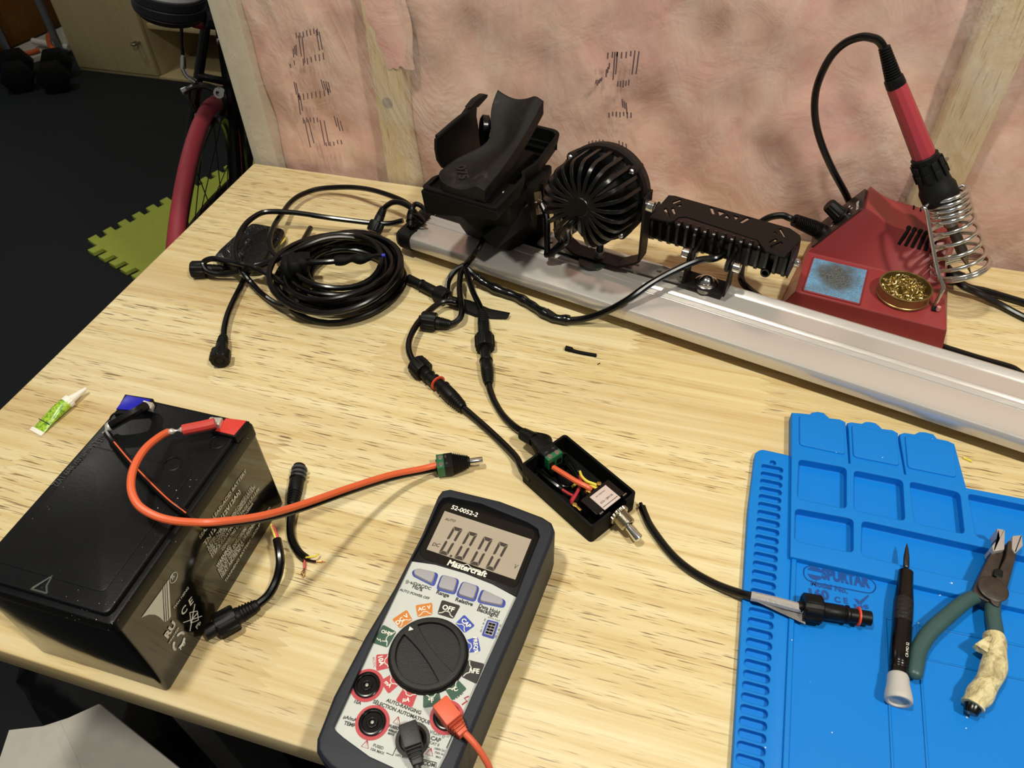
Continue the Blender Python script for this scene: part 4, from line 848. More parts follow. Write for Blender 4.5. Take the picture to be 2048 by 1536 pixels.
MB().lathe(c, d, [(0, .0056), (.1, .0062), (.35, .0064), (.8, .0078), (.95, .0078), (1, .0072), (1, .0058), (.93, .0052), (.93, .0005)], 28).build('spinning_cap', pm('cap_grey', 'b9b6b0', 0.5), sd)
pr = MB(); pr.text('CR-MO S2', at(1816, 1315, .0178), at(1818, 1286, .0178), up, 0.0, .0016); pr.build('printed_mark', M_WHITE, hh, smooth=0)
# ---- pliers
pz = thing('needle_nose_pliers', 'worn needle nose pliers with teal grips, taped jaws and one handle wrapped in beige tape', 'pliers', tuple(at(1950, 1240)))
zp = 0.0125
def plate(L, za, zb, name, mat, bev=.001, z=None):
    P = [at(x, y, zb) for x, y in L]; return MB().prism(rpoly([(q.x, q.y) for q in P], .002), za, zb, bev=bev).build(name, mat, pz)
k = NT('worn_steel'); k.set(Base_Color=k.mix(k.noise(k.coord(), 160.0, 4.0), lin('3f3936'), lin('6a625c')), Roughness=0.42, Metallic=0.85, Normal=k.bump(k.noise(k.coord(), 400.0, 3.0), 0.15, .0004, k.n('Bevel', {0: .0012}, samples=4).outputs[0])); M_WORN = k.m
plate([(1952, 1165), (1980, 1108), (1994, 1072), (2011, 1078), (2007, 1110), (1992, 1158), (2003, 1170), (2012, 1183), (1996, 1212), (1962, 1197), (1944, 1186)], .0085, .0165, 'jaw', M_WORN)
plate([(1990, 1158), (2012, 1112), (2016, 1080), (2034, 1084), (2033, 1112), (2020, 1160), (2011, 1190), (1999, 1214), (1988, 1210), (1978, 1196), (1975, 1178)], .0085, .0185, 'jaw', M_WORN)
pc = at(1988, 1176, .0195); MB().lathe((pc.x, pc.y, .0180), (pc.x, pc.y, .0189), [(0, .0092), (.8, .0092), (1, .0088), (1, 0.0005)], 28).build('pivot', M_WORN, pz)
plate([(1990, 1135), (2008, 1140), (2006, 1158), (1986, 1150)], .0160, .0188, 'cutter', pm('dark_cutter', '262c28', 0.4, 0.8))
M_TEAL = pm('teal_grip', '33504f', 0.36, grain=0.15, mott=0.15)
MB().tube([at(*q) for q in ((1958, 1190, .0125), (1930, 1203, .0135), (1895, 1232, .0135), (1862, 1262, .0130), (1840, 1295, .0120), (1832, 1330, .0115), (1828, 1358, .0110))], lambda t: (0.0045 + .0006 * math.sin(t * 3.1)) * (1 if t < .94 else math.sqrt(max(.06, 1 - ((t - .94) / .062) ** 2))), seg=16, flat=.8).build('grip', M_TEAL, pz, label='teal plastic dipped grip')
MB().tube([at(*q) for q in ((1985, 1205, .0125), (1986, 1232, .0135), (1991, 1265, .0135), (1990, 1290, .0130))], 0.0048, seg=16, flat=.85).build('grip', M_TEAL, pz, label='teal plastic dipped grip')
k = NT('beige_tape'); nn = k.noise(k.coord((1, 1, 1)), 120.0, 4.0, .6, 1.0); k.set(Base_Color=k.ramp(nn, [(.3, '9c8c62'), (.5, 'd6c896'), (.7, 'e3d9ae')]), Roughness=.6, Normal=k.bump(nn, .9, .003)); M_BTAPE = k.m
w_ = MB(); sp_ = spline([at(*q) for q in ((1987, 1270, .0140), (1991, 1300, .0145), (1986, 1340, .0142), (1966, 1380, .0135), (1950, 1402, .0125), (1945, 1412, .012))], 8)
w_.tube(sp_, lambda t: .0058 + .0014 * math.sin(t * 21) * .35 + .0012 * math.sin(t * 3.1), seg=18, raw=True)
fp = [at(1984, 1268, .019), at(1962, 1280, .019), at(1950, 1288, .0175), at(1956, 1296, .016), at(1975, 1305, .018)]
w_.hull(fp + [q - up * .004 for q in fp]); w_.build('tape_wrap', M_BTAPE, pz, smooth=60, label='crumpled beige tape round the handle')
MB().tube([at(1952, 1398, .012), at(1945, 1415, .0115), at(1941, 1427, .0105)], lambda t: .0056 - .0018 * t, seg=14).build('handle_tip', M_BLKG, pz)
for L in ([(1993, 1057), (2010, 1060), (2009, 1100), (1986, 1104), (1983, 1092), (1996, 1078)], [(2024, 1072), (2044, 1070), (2046, 1092), (2030, 1108), (2023, 1098)]):
    P = [at(x, y, .019) for x, y in L]; MB().prism(rpoly([(q.x, q.y) for q in P], .001), .0075, .0195, bev=.001).build('jaw_tape', M_STAPE, pz, label='silver tape on the jaw tip')
# ---- toggle switch box
def bx_(s, t, z): return BA + BS * s + BT * t + up * z
BA = Vec(at(1130, 866, .02)); BA.z = 0; BS = Vec((0.8398, -0.5428, 0)); BT = Vec((-0.5428, -0.8398, 0)); LS, LT, HB = .0762, .0462, .0195
MBX = frame(BA, BS, BT)                                   # local z points down
sw = thing('switch_box', 'open black project box with toggle switch and soldered wires inside', 'switch box', tuple(BA + BS * .038 + BT * .023))
FB = Mat((BS, -BT, up)).transposed().to_4x4(); FB.translation = BA      # x = s, y = -t
outer = rrect(LS, LT, .003, 4, LS / 2, -LT / 2); inner = rrect(LS - .004, LT - .004, .002, 4, LS / 2, -LT / 2)
notch = MB().prism(inner, .002, .03, FB).box((LS, -.019, HB), (.012, .0155, .016), FB).box((0, -.0225, HB), (.012, .014, .011), FB)
boolean(MB().prism(outer, 0, HB, FB, bev=.0005), notch, self_=True).build('box', M_BLKM, sw)
tg = MB().box((LS - .0145, -.0265 + .0055, .0115), (.0170, .0290, .0150), FB, .0006).build('switch_body', M_BLKG, sw)
MB().box((LS - .0125, -.0205, .0193), (.0152, .0165, .0008), FB, .0002).build('switch_label', pm('label_pink', 'c9b7b0', 0.5, bev=0), tg, label='pale printed label')
lb = MB()
def fb(x, y, z): return FB @ Vec((x, y, z))
lb.text('0276 • 28M+3A', fb(LS - .010, -.0268, .0197), fb(LS - .010, -.0145, .0197), up, 0, .0017); lb.text('3A 250VAC', fb(LS - .0165, -.0255, .0197), fb(LS - .0165, -.0160, .0197), up, 0, .0010)
lb.box((LS - .0072, -.0205, .0198), (.0004, .0150, .0002), FB); lb.build('label_print', M_BLKP, tg, smooth=0)
for y in (-.0085, -.0325): MB().box((LS - .0045, y, .0190), (.0012, .0035, .0030), FB).build('switch_clip', M_STEEL, tg)
ca, cb_ = fb(LS - .001, -.0205, .0135), fb(LS + .0105, -.0210, .0118)
M_NICK = pm('nickel', 'b5ac98', 0.24, 1.0)
MB().lathe(fb(LS + .0002, -.0205, .0135), fb(LS + .0034, -.0206, .0132), [(0, .0072), (.15, .0082, 1), (.85, .0082, 1), (1, .0074)], 72, (18, .08)).build('knurled_nut', M_NICK, sw)
thp = [(0, .0056)]
for i in range(9): thp += [(.12 + .085 * i, .0056), (.155 + .085 * i, .0060)]
MB().lathe(fb(LS + .003, -.0206, .0132), fb(LS + .0125, -.0212, .0118), thp + [(.93, .0056), (1, .0052), (1, .0036), (.5, .003)], 28).build('threaded_bush', M_NICK, sw)
MB().lathe(fb(LS + .010, -.0215, .0120), at(1279, 1080, .0075), [(0, .0026), (.3, .0029), (.85, .0036), (.93, .0034), (.98, .0024), (1, .0008)], 20).build('toggle_lever', M_CHROME, sw)
c6_ = lambda x, y, z: at(1020 + x / 5.907, 850 + y / 5.907, z)
for x, y in ((1078, 735), (945, 815), (790, 985)):
    q = c6_(x, y, .0145); tb = MB().box((0, 0, 0), (.0085, .0020, .0045), frame(q, BS, -BT), .0004)
    tb.lathe(q - BS * .0025 - up * .001, q - BS * .0025 + up * .0028, [(0, .0022), (.5, .0026), (.9, .0018), (1, .0004)], 14); tb.build('solder_lug', M_BRASS, sw)
def wire(pts, r, mat, nm): MB().tube([c6_(*q) for q in pts], r, seg=8).build(nm, mat, sw)
wire([(510, 500, .0145), (640, 580, .0165), (780, 665, .0180), (900, 725, .0185), (955, 760, .0165)], .0021, M_ORANGE, 'orange_wire')
wire([(825, 550, .012), (850, 610, .0145), (910, 665, .0155), (1000, 700, .0155), (1050, 720, .0150)], .0011, M_YEL, 'yellow_wire')
wire([(730, 735, .006), (790, 690, .008), (880, 690, .011), (960, 720, .0135), (1045, 760, .0145)], .0011, M_YEL, 'yellow_wire')
M_PKW = pm('crimson_insulation', 'b8333f', 0.4, bev=0)
wire([(605, 755, .007), (690, 810, .0095), (745, 840, .011), (725, 890, .0125), (735, 925, .0140)], .0011, M_PKW, 'red_wire')
wire([(825, 600, .008), (835, 680, .010), (805, 770, .012), (750, 870, .0135), (728, 905, .0142)], .0013, M_PKW, 'red_wire')
wire([(575, 245, .010), (660, 330, .012), (740, 440, .0125), (800, 540, .0125), (828, 560, .012)], .0009, M_CABLE, 'black_wire')
wire([(330, 540, .006), (450, 640, .008), (560, 720, .008), (612, 760, .007)], .0022, M_CABLE, 'black_wire')
wire([(540, 560, .004), (600, 700, .006), (680, 730, .006), (750, 700, .006), (760, 600, .006), (680, 480, .006), (600, 470, .005)], .0012, M_CABLE, 'black_wire')
pa, pb = c6_(530, 440, .0165), c6_(465, 392, .0175); pcx = at(1050, 876, .0185); 
terminal_plug(sw, c6_(537, 430, .0185), c6_(490, 382, .0185), at(1046, 868, .0150), (0, 0, 1), barrel=False)
# leads leaving the box
MB().tube([fb(.010, -LT + .002, .0085), fb(-.004, -LT + .004, .0085)] + [at(*q) for q in ((1030, 912, .006), (990, 872, .0035), (950, 836, .004), (922, 812, .006))], .0029).build('lead', M_CABLE, sw)
connector(sw, at(926, 816, .006), at(868, 758, .0075), nut=None, ring=.86, r=.0062, name='socket_connector')
MB().tube([fb(.012, -.012, .0125), fb(-.003, -.0125, .0125), at(1094, 876, .011), at(1060, 868, .008), at(1035, 857, .005), at(1008, 833, .0032), at(990, 805, .0032), at(980, 780, .005), at(977, 762, .0065)], .0029).build('lead', M_CABLE, sw)
connector(sw, at(977, 768, .0065), at(970, 700, .0068), nut=None, r=.0056, name='socket_connector')
# ---- little scraps
sc = MB().tube([at(*q) for q in ((1131, 696, .0022), (1142, 699, .0022), (1148, 702, .0016), (1165, 706, .0014), (1193, 711, .0013))], lambda t: .0024 if t < .3 else .0017, seg=10)
tag(sc.build('heat_shrink_scrap', M_BLKM), 'small black scrap of heat shrink tube alone on the wood in front of the rail', 'scrap')
tag(MB().tube([at(1195, 729, .0005), at(1200, 726, .0006)], .0004, seg=6, raw=True).build('wire_clipping', M_BLKM), 'tiny dark wire clipping just below the black heat shrink scrap', 'clipping')
a, b = at(1926, 915, .0008), at(1944, 923, .0008)
tag(MB().box(((b - a).length / 2, 0, 0), ((b - a).length, .0017, .0010), frame(a, b - a, up.cross(b - a)), .0002).build('insulation_scrap', M_YEL), 'tiny yellow scrap of wire insulation right of the blue mat lids', 'scrap')
# ------------------------------------------------------------------ aluminium roof bar
ang = math.radians(-13.12)
RU = Vec((math.cos(ang), math.sin(ang), 0)); RV = Vec((-math.sin(ang), math.cos(ang), 0)); RO = Vec((0.5, 0.4175, 0))
MRL = Mat((RU, RV, up)).transposed().to_4x4(); MRL.translation = RO
def rl_(u, v, z): return MRL @ Vec((u, v, z))
def rpx(px, py, v): return atp(px, py, RO + RV * v, RV)
ZB = 0.026
bar = thing('roof_bar', 'long silver aluminium roof rack bar with grooved top and black end cap', 'roof bar', tuple(rl_(0, .038, 0)))
prof = [(.0005, .0130), (0, .0180), (.0005, .0226), (.0017, .0248), (.0048, .0262), (.0300, .0272), (.0306, .0262), (.0314, .0262), (.0320, .0272), (.0352, .0287), (.0364, .0287), (.0369, .0277), (.0377, .0277), (.0382, .0282), (.0410, .0295), (.0426, .0290), (.0432, .0262), (.0640, .0262), (.0650, .0256), (.0656, .0262), (.0664, .0268), (.0722, .0293), (.0748, .0283), (.0762, .0240), (.0765, .0180), (.0740, .0110), (.0660, .0060), (.0400, .0035), (.0140, .0060), (.0040, .0095)]
k = NT('brushed_aluminium'); v = k.coord((3, 400, 400), (0, 0, -ang)); nn = k.noise(v, 1.0, 2.0); k.set(Base_Color=lin('d2ccc6'), Metallic=0.45, Roughness=k.n('MapRange', {0: nn, 3: .20, 4: .30}).outputs[0], Normal=k.bump(nn, .05, .0003, k.n('Bevel', {0: .0008}, samples=4).outputs[0])); M_ALU = k.m
MB().loft([[rl_(u, v, z) for v, z in prof] for u in (-0.243, 0.62)]).build('extrusion', M_ALU, bar, smooth=25)
cp = [(-.002 + (v * 1.055), .0035 + (z - .0035) * 1.22 - .002) for v, z in prof if not (.03 < v < .067 and z > .02)]
cap = MB().loft([[rl_(-.241, v, z) for v, z in cp], [rl_(-.253, v, z) for v, z in cp], [rl_(-.2585, .038 + (v - .038) * .93, .014 + (z - .014) * .82) for v, z in cp], [rl_(-.2610, .038 + (v - .038) * .8, .014 + (z - .014) * .5) for v, z in cp]]).build('end_cap', M_RUB, bar, smooth=50)
MB().box((-.15, .0535, .0264), (.18, .0150, .0006), MRL).build('slot_strip', M_RUB, bar)
# mounting strap
stp = thing('mounting_strap', 'perforated grey steel strap lying along the bar under both lamps', 'strap', tuple(rl_(0, .06, .03)))
MST = frame(rl_(-.118, .0530, .0306), rl_(.050, .0625, .0306) - rl_(-.118, .0530, .0306), RV)
hol = MB()
for i in range(7): hol.prism([(.012 + .0225 * i + .0026 * math.cos(a), .0022 * math.sin(a)) for a in [j * math.pi / 8 for j in range(16)]], -.01, .01, MST)
boolean(MB().prism(rrect(.168, .0165, .003, 4, .084, 0), -.0010, .0010, MST), hol).build('plate', M_ZINC, stp)
for x in (.004, .060, .150): MB().lathe(MST @ Vec((x, 0, -.0044)), MST @ Vec((x, 0, -.001)), [(0, .006), (1, .006)], 16).build('spacer', M_STEEL, stp)
# ------------------------------------------------------------------ roof rack foot (upside down on the bar)
ft = thing('roof_rack_foot', 'big black plastic roof rack foot upside down on the bar, rubber pad facing up', 'rack foot', tuple(rl_(-.16, .05, ZB)))
ul, ur, vf, vb, zr = -.199, -.1195, -.0265, .125, .1115
rim_o = [(ul + .002, vf), (ur + .001, vf), (ur - .001, .030), (ur - .007, .037), (ur - .003, .062), (ur - .011, vb - .006), (ur - .018, vb), (ul + .03, vb), (ul + .012, .012), (ul + .001, -.006)]
ins = lambda P, d: [(cx0 + (x - cx0) * (1 - d / .04), cy0 + (y - cy0) * (1 - d / .07)) for x, y in P]
cx0, cy0 = -.157, .048
tray = boolean(MB().prism(rpoly(ins(rim_o, .003), .004), .0965, zr, MRL, top=rpoly(rim_o, .004), bev=.001), MB().prism(rpoly(ins(rim_o, .0045), .003), .0985, .13, MRL)).build('tray', M_BLKM, ft)
for i in range(11):
    v = -.014 + .0125 * i; MB().box((-.148 - (.007 if i > 4 else 0), v, .1005), (.050, .0012, .0050), MRL).build('rib', M_BLKM, tray)
MB().hull([rl_(ul + .0015, vf - .0005, .108), rl_(ur + .0015, vf - .0005, .1085), rl_(ur, vf + .001, .099), rl_(ul + .003, vf + .001, .083), rl_(ul + .003, .02, .083), rl_(ur - .001, .02, .097), rl_(ur - .001, .02, .1085), rl_(ul + .003, .02, .108)], .0012).build('front_skirt', M_BLKM, ft)
MB().hull([rl_(ul + .004, .000, .084), rl_(ur - .002, .000, .095), rl_(-.190, .030, ZB + .002), rl_(-.150, .014, .040), rl_(-.137, .026, ZB + .002), rl_(ur - .002, .066, ZB + .002), rl_(ur + .001, .068, .100), rl_(ul + .012, .070, .090), rl_(-.190, .074, ZB + .002)], .002).build('body', M_BLKM, ft)
MB().hull([rl_(ur - .006, .050, ZB + .001), rl_(ur + .003, .058, ZB + .001), rl_(ur + .003, .058, .092), rl_(ur - .006, .050, .095), rl_(-.18, .09, .08), rl_(-.18, .085, ZB + .001), rl_(ur - .004, .085, ZB + .001), rl_(ur - .004, .09, .095)], .003).build('rear_body', M_BLKM, ft)
# triangular lock cover on the front right
P1, P2, P3, P4 = rl_(-.150, -.004, .060), rl_(-.1335, -.006, .0515), rl_(-.1125, .028, .0690), rl_(-.1160, .026, .0880)
MB().hull([P1, P2, P3, P4] + [q - RU * .010 + RV * .014 - up * .002 for q in (P1, P2, P3, P4)], .0012).build('lock_cover', M_BLK, ft)
stl = MB()
for q in ([(1068, 385), (1082, 382), (1086, 428), (1073, 430)],): stl.face([atp(x, y, rl_(ur + .0037, 0, 0), RU) for x, y in q])
stl.build('warning_sticker', pm('sticker_olive', '3f3b28', 0.4, bev=0), ft, smooth=0)
sk = MB()
def spx(x, y): return atp(x, y, rl_(ur + .0040, 0, 0), RU)
for a_, b_ in (((1077, 412), (1078, 426)), ((1078, 426), (1086, 424)), ((1076, 398), (1084, 402)), ((1082, 390), (1081, 410)), ((1076, 412), (1084, 408))): sk.tube([spx(*a_), spx(*b_)], .0004, seg=4, raw=True)
sk.box((0, 0, 0), (.002, .0002, .002), frame(spx(1072, 404), RV, up)); sk.build('sticker_print', M_WHITE, ft, smooth=0)
# rubber pad, saddle shaped
pad = []; nv, nu = 26, 14
def pad_top(tv, tu):
    v = -.0235 + .112 * tv
    rgt = -.1315 - .002 * tv
    lft = -.1855 + .0185 * math.exp(-((tv - .60) / .21) ** 2) + .012 * max(0, tv - .75)
    if tv < .12: lft += .010 * (1 - tv / .12) ** 2
    u = lft + (rgt - lft) * tu
    ch = .0055 * max(0, (tu - .80) / .20)
    z = .1215 + .033 * tv + .008 * (tu ** 1.5) - .0055 * math.sin(math.pi * min(1, tu / .85)) - .010 * math.sin(math.pi * min(1, max(0, tv - .02))) * (.6 + .4 * (1 - tu)) - ch
    z += .012 * max(0, tv - .72) ** 1.0 * (1 - tu)
    return rl_(u, v, z)
rings = []
for i in range(nv + 1):
    tv = i / nv; tp_ = [pad_top(tv, j / nu) for j in range(nu + 1)]
    lo = [q - up * (.0165 - .004 * abs(2 * j / nu - 1)) for j, q in enumerate(tp_)]
    rings.append(tp_ + lo[::-1])
M_PAD = NT('pad_rubber'); k = M_PAD; v = k.coord(); nn = k.noise(v, 42.0, 5.0, .65, .8); k.set(Base_Color=k.ramp(nn, [(.35, '0c0b0a'), (.6, '151412'), (.78, '3a3631')]), Roughness=.58, Specular_IOR_Level=.25, Normal=k.bump(nn, .12, .001, k.n('Bevel', {0: .002}, samples=4).outputs[0])); M_PAD = k.m
pd = MB().loft(rings).build('rubber_pad', M_PAD, ft, smooth=40)
e0, e1 = pad_top(.10, .30), pad_top(.28, .22); nrm = (pad_top(.2, .4) - pad_top(.2, .2)).cross(pad_top(.3, .3) - pad_top(.1, .3)).normalized()
te = MB(); te.text('075', pad_top(.24, .13) + up * .0006, pad_top(.10, .40) + up * .0006, nrm, .03, .0085, .0006); te.build('moulded_number', pm('pad_mark', '0f0f0e', .5, bev=0), pd, smooth=0)
# wire clips beside the pad
MB().tube([rl_(ur - .010, .026, .094), rl_(ur - .004, .030, .108), rl_(ur - .004, .020, .109), rl_(ur - .009, .012, .100)], .0011, seg=8).build('wire_clip', pm('pale_clip', '8f8d86', .4, .3), ft)
MB().tube([rl_(ur - .014, .014, .100), rl_(ur - .010, .004, .108), rl_(ur - .012, .000, .096)], .0011, seg=8).build('wire_clip', pm('pale_clip', '8f8d86', .4, .3), ft)
MB().box((-.1285, .0205, .0985), (.010, .016, .010), MRL, .001).build('clip_block', M_BLKM, ft)
# lifted cover flap at the back left
fa, fb_, fc, fd = rpx(881, 329, .013), rpx(961, 298, .078), rpx(953, 214, .080), rpx(874, 277, .012)
def fpl(q): return [atp(x, y, rl_(-.2005, 0, 0), RU) for x, y in q]
o4 = fpl([(888, 337), (961, 298), (958, 262), (953, 232), (954, 213), (938, 214), (925, 232), (905, 247), (892, 262), (880, 271), (874, 280), (874, 300), (878, 322)])
f_ = MB(); A_ = [f_.bm.verts.new(q) for q in o4]; B_ = [f_.bm.verts.new(q - RU * .0030) for q in o4]
f_.bm.faces.new(A_); f_.bm.faces.new(B_[::-1])
for i in range(len(o4)): f_.bm.faces.new((A_[i], A_[(i + 1) % len(o4)], B_[(i + 1) % len(o4)], B_[i]))
f_.build('cover_flap', M_BLK, ft)
tq = fpl([(938, 216), (951, 200), (967, 189), (974, 189), (973, 194), (955, 214)])
f_ = MB(); A_ = [f_.bm.verts.new(q + RU * .001) for q in tq]; B_ = [f_.bm.verts.new(q - RU * .0050) for q in tq]
f_.bm.faces.new(A_); f_.bm.faces.new(B_[::-1])
for i in range(len(tq)): f_.bm.faces.new((A_[i], A_[(i + 1) % len(tq)], B_[(i + 1) % len(tq)], B_[i]))
f_.build('flap_tab', M_RUB, ft)
MB().tube([rl_(-.2005, .010, .142), rl_(-.2015, .045, .1425), rl_(-.2005, .074, .1425)], .0020, seg=8).build('flap_hinge', M_RUB, ft)
MB().lathe(rl_(-.190, .066, .1285), rl_(-.182, .072, .127), [(0, .008), (.2, .0115), (.8, .0115), (1, .008)], 24).build('pad_post', M_BLKG, ft)
MB().tube([rl_(-.186, .068, .124), rl_(-.182, .064, .108), rl_(-.176, .055, .100)], .006).build('pad_arm', M_BLKG, ft)
MB().box((-.150, .040, .100), (.030, .070, .024), MRL, .002).build('pad_mount', M_BLKM, ft)
# ------------------------------------------------------------------ round work lamp
lm = thing('round_work_lamp', 'round black finned LED work lamp in a U bracket on the bar, seen from behind', 'lamp', tuple(rl_(-.0525, .055, .032)))
LC = rl_(-.0520, .045, .1073)
bk_dir = (ray(1206, 386).normalized() * -.857 + (-CR * .83 - CU * .55) * .515).normalized()   # towards the finned back
_x = (RU - bk_dir * RU.dot(bk_dir)).normalized(); ML = frame(LC, _x, bk_dir.cross(_x)); _dn = ML.to_3x3().inverted() @ Vec((0, 0, -1)); DN = math.atan2(_dn.y, _dn.x); 
def lz(q): return ML @ Vec(q)
_q = ML.inverted() @ (atp(1161, 321, LC, bk_dir)); A0 = math.atan2(_q.y, _q.x)
MB().lathe(lz((0, 0, -.010)), lz((0, 0, .004)), [(0, .030), (0, .0405), (.12, .0432), (.75, .0435), (.85, .0425), (1, .0420), (1, .03)], 64).build('bezel_ring', M_PAINT, lm)
MB().lathe(lz((0, 0, -.0085)), lz((0, 0, -.0060)), [(0, .036), (1, .040)], 48).build('lens', pm('lens_glass', 'c9cdd0', 0.08), lm)
MB().lathe(lz((0, 0, .003)), lz((0, 0, .045)), [(0, .0385), (.12, .0290), (.6, .0240), (.88, .012), (1, .0095)], 48).build('core', M_CAST, lm)
MB().lathe(lz((0, 0, .040)), lz((0, 0, .0485)), [(0, .0095), (.8, .0095), (1, .0080)], 24).build('hub', M_CAST, lm)
for i in range(24):
    a = 2 * math.pi * (i + .5) / 24; low = abs(((a - DN + math.pi) % (2 * math.pi)) - math.pi) < .30
    ro = .0390; zt = .030 if not low else .020
    P = [(.006, .0475), (.024, .0500), (.0315, .0480), (.0365, .0430), (.0385, .0370), (.0402, .004), (.006, .004)] if not low else [(.006, .042), (.020, .036), (.030, .028), (.0395, .014), (.0398, .004), (.006, .004)]
    M = ML @ Mat.Rotation(a, 4, 'Z') @ Mat.Rotation(math.pi / 2, 4, 'X')
    w = .0016; f_ = MB().prism(P, -w, w, M); f_.build('fin', M_CAST, lm)
for a in range(4):
    c0 = A0 + a * math.pi / 2; q = Vec((.0405 * math.cos(c0), .0405 * math.sin(c0), 0))
    eb_ = MB().lathe(lz((q.x, q.y, -.007)), lz((q.x, q.y, .0125)), [(0, .0038), (.9, .0042), (1, .0036)], 14).build('screw_boss', M_PAINT, lm)
    MB().lathe(lz((q.x, q.y, .0120)), lz((q.x, q.y, .0145)), [(0, .0026), (.6, .0025), (1, .0014)], 12).build('screw', M_CHROME, eb_)
# bracket
def bar_strip(pts, w, t, name, mat, par):
    """flat strip bent along pts (u,z), width w in v"""
    mb = MB(); P = [Vec((a, 0, b)) for a, b, _ in pts]; vs = [c for _, _, c in pts]; rg = []
    for i, p_ in enumerate(P):
        T = (P[min(i + 1, len(P) - 1)] - P[max(i - 1, 0)]).normalized(); N = Vec((-T.z, 0, T.x))
        rg.append([rl_(p_.x + N.x * s_ * t / 2, vs[i] + q_ * w / 2, p_.z + N.z * s_ * t / 2) for s_, q_ in ((-1, -1), (1, -1), (1, 1), (-1, 1))])
    return mb.loft(rg).build(name, mat, par, smooth=20)
bar_strip([(-.0960, .118, .046), (-.0960, .060, .050), (-.0955, .048, .051), (-.0920, .044, .052), (-.077, .0335, .0525), (-.073, .0332, .0525), (-.0340, .0332, .0525), (-.030, .0335, .0525), (-.0130, .044, .052), (-.0095, .048, .051), (-.0090, .060, .050), (-.0090, .118, .046)], .0165, .0022, 'bracket', M_PAINT, lm)
for u, s in ((-.0935, -1), (-.0115, 1)):
    q = rl_(u, .045, .1073)
    MB().lathe(q - RU * (s * .004), q + RU * (s * .0095), [(0, .0036), (.35, .0036), (.35, .0050), (.93, .0050), (1, .0046), (1, .0026), (.7, .0024), (.7, .0002)], 24).build('pivot_bolt', M_CHROME, lm)
MB().lathe(rl_(-.0525, .0525, .0318), rl_(-.0525, .0525, .0405), [(0, .0075), (.15, .0078), (.3, .0050), (1, .0046)], 6).build('base_bolt', M_STEEL, lm)
MB().lathe(rl_(-.0525, .0525, .038), rl_(-.0525, .0525, .062), [(0, .0034), (1, .0034)], 14).build('bolt_stem', M_CAST, lm)
MB().lathe(rl_(-.056, .0460, .0290), rl_(-.056, .0460, .0320), [(0, .0105), (.3, .0135), (1, .0140)], 32).build('rubber_washer', pm('washer_green', '1c2421', .4), lm)
MB().tube([lz((-.002, -.012, .047)), lz((-.004, -.017, .055)), rl_(-.076, .030, .058), rl_(-.0930, .024, .040), rl_(-.0965, .028, .042), rl_(-.101, .036, .058), rl_(-.106, .044, .068), rl_(-.1145, .050, .075)], .0030).build('cable', M_CABLE, lm)
MB().tube([lz((-.001, -.010, .047)), lz((-.010, -.022, .046)), rl_(-.084, .034, .052), rl_(-.094, .026, .038)], .0028).build('cable', M_CABLE, lm)
# ------------------------------------------------------------------ LED light bar
lb_ = thing('led_light_bar', 'short black LED light bar with cut-out top shroud and finned back on a small bracket', 'light bar', tuple(rl_(.052, .06, .032)))
def LBp(x, y, z=.0810): return MRL.inverted() @ at(x, y, z)
shp = [(1299, 435), (1337, 391), (1350, 392), (1580, 457), (1600, 471), (1602, 479), (1570, 513), (1556, 509), (1530, 500), (1521, 489), (1515, 479), (1505, 476), (1372, 433), (1358, 434), (1350, 441), (1342, 443)]
P = [(q.x, q.y) for q in (LBp(*p_) for p_ in shp)]
cut = MB(); tz = Mat.Translation((0, 0, 0))
for q in ([(1344, 404), (1361, 398), (1364, 401), (1347, 408)], [(1352, 411), (1361, 408), (1364, 411), (1362, 413), (1356, 413)], [(1327, 418), (1333, 416), (1340, 433), (1335, 436)], [(1342, 417), (1348, 415), (1352, 427), (1348, 430)], [(1419, 414), (1426, 415), (1431, 430), (1424, 428)], [(1435, 420), (1452, 425), (1439, 432)], [(1454, 429), (1462, 438), (1446, 435)], [(1466, 430), (1479, 434), (1471, 440)], [(1495, 434), (1502, 437), (1484, 447), (1477, 444)], [(1557, 458), (1562, 457), (1572, 473), (1568, 475)], [(1546, 466), (1551, 463), (1555, 469)], [(1537, 484), (1552, 477), (1555, 481), (1540, 488)], [(1538, 493), (1562, 483), (1566, 487), (1543, 498)]):
    cut.prism([(w.x, w.y) for w in (LBp(*p_) for p_ in q)], .07, .10, MRL)
boolean(MB().prism(P, .0795, .0813, MRL), cut).build('top_shroud', M_PAINT, lb_)
u0, u1 = -.0155, .1175
for u in (u0, u1): MB().hull([rl_(u, .072, .0800), rl_(u, .098, .0800), rl_(u, .111, .062), rl_(u, .112, .047), rl_(u, .082, .048), rl_(u, .074, .062)] + [rl_(u + (.0014 if u < 0 else -.0014), v, z) for v, z in ((.072, .0800), (.098, .0800), (.111, .062), (.112, .047), (.082, .048), (.074, .062))]).build('end_plate', M_PAINT, lb_)
MB().box((.051, .0985, .0545), (.130, .022, .019), MRL, .002).build('housing', M_CAST, lb_)
MB().box((.051, .1105, .0545), (.122, .003, .016), MRL, .001).build('lens', pm('lens_glass', 'c9cdd0', 0.08), lb_)
for i in range(16):
    u = -.0115 + .0083 * i; w = .0013
    M = frame(rl_(u, 0, 0), RV, up)
    MB().prism(rpoly([(.0735, .0745), (.0755, .0550), (.0800, .0490), (.0880, .0470), (.0900, .0610), (.0850, .0750), (.0780, .0780)], .003, 3), -w, w, M).build('fin', M_CAST, lb_)
for u, v, z in ((.0985, .081, .0515),): MB().lathe(rl_(u, v - .006, z), rl_(u, v + .010, z), [(.5, .0024), (0, .0028), (0, .0042), (.1, .0046), (1, .0046)], 20).build('screw_boss', M_CAST, lb_)
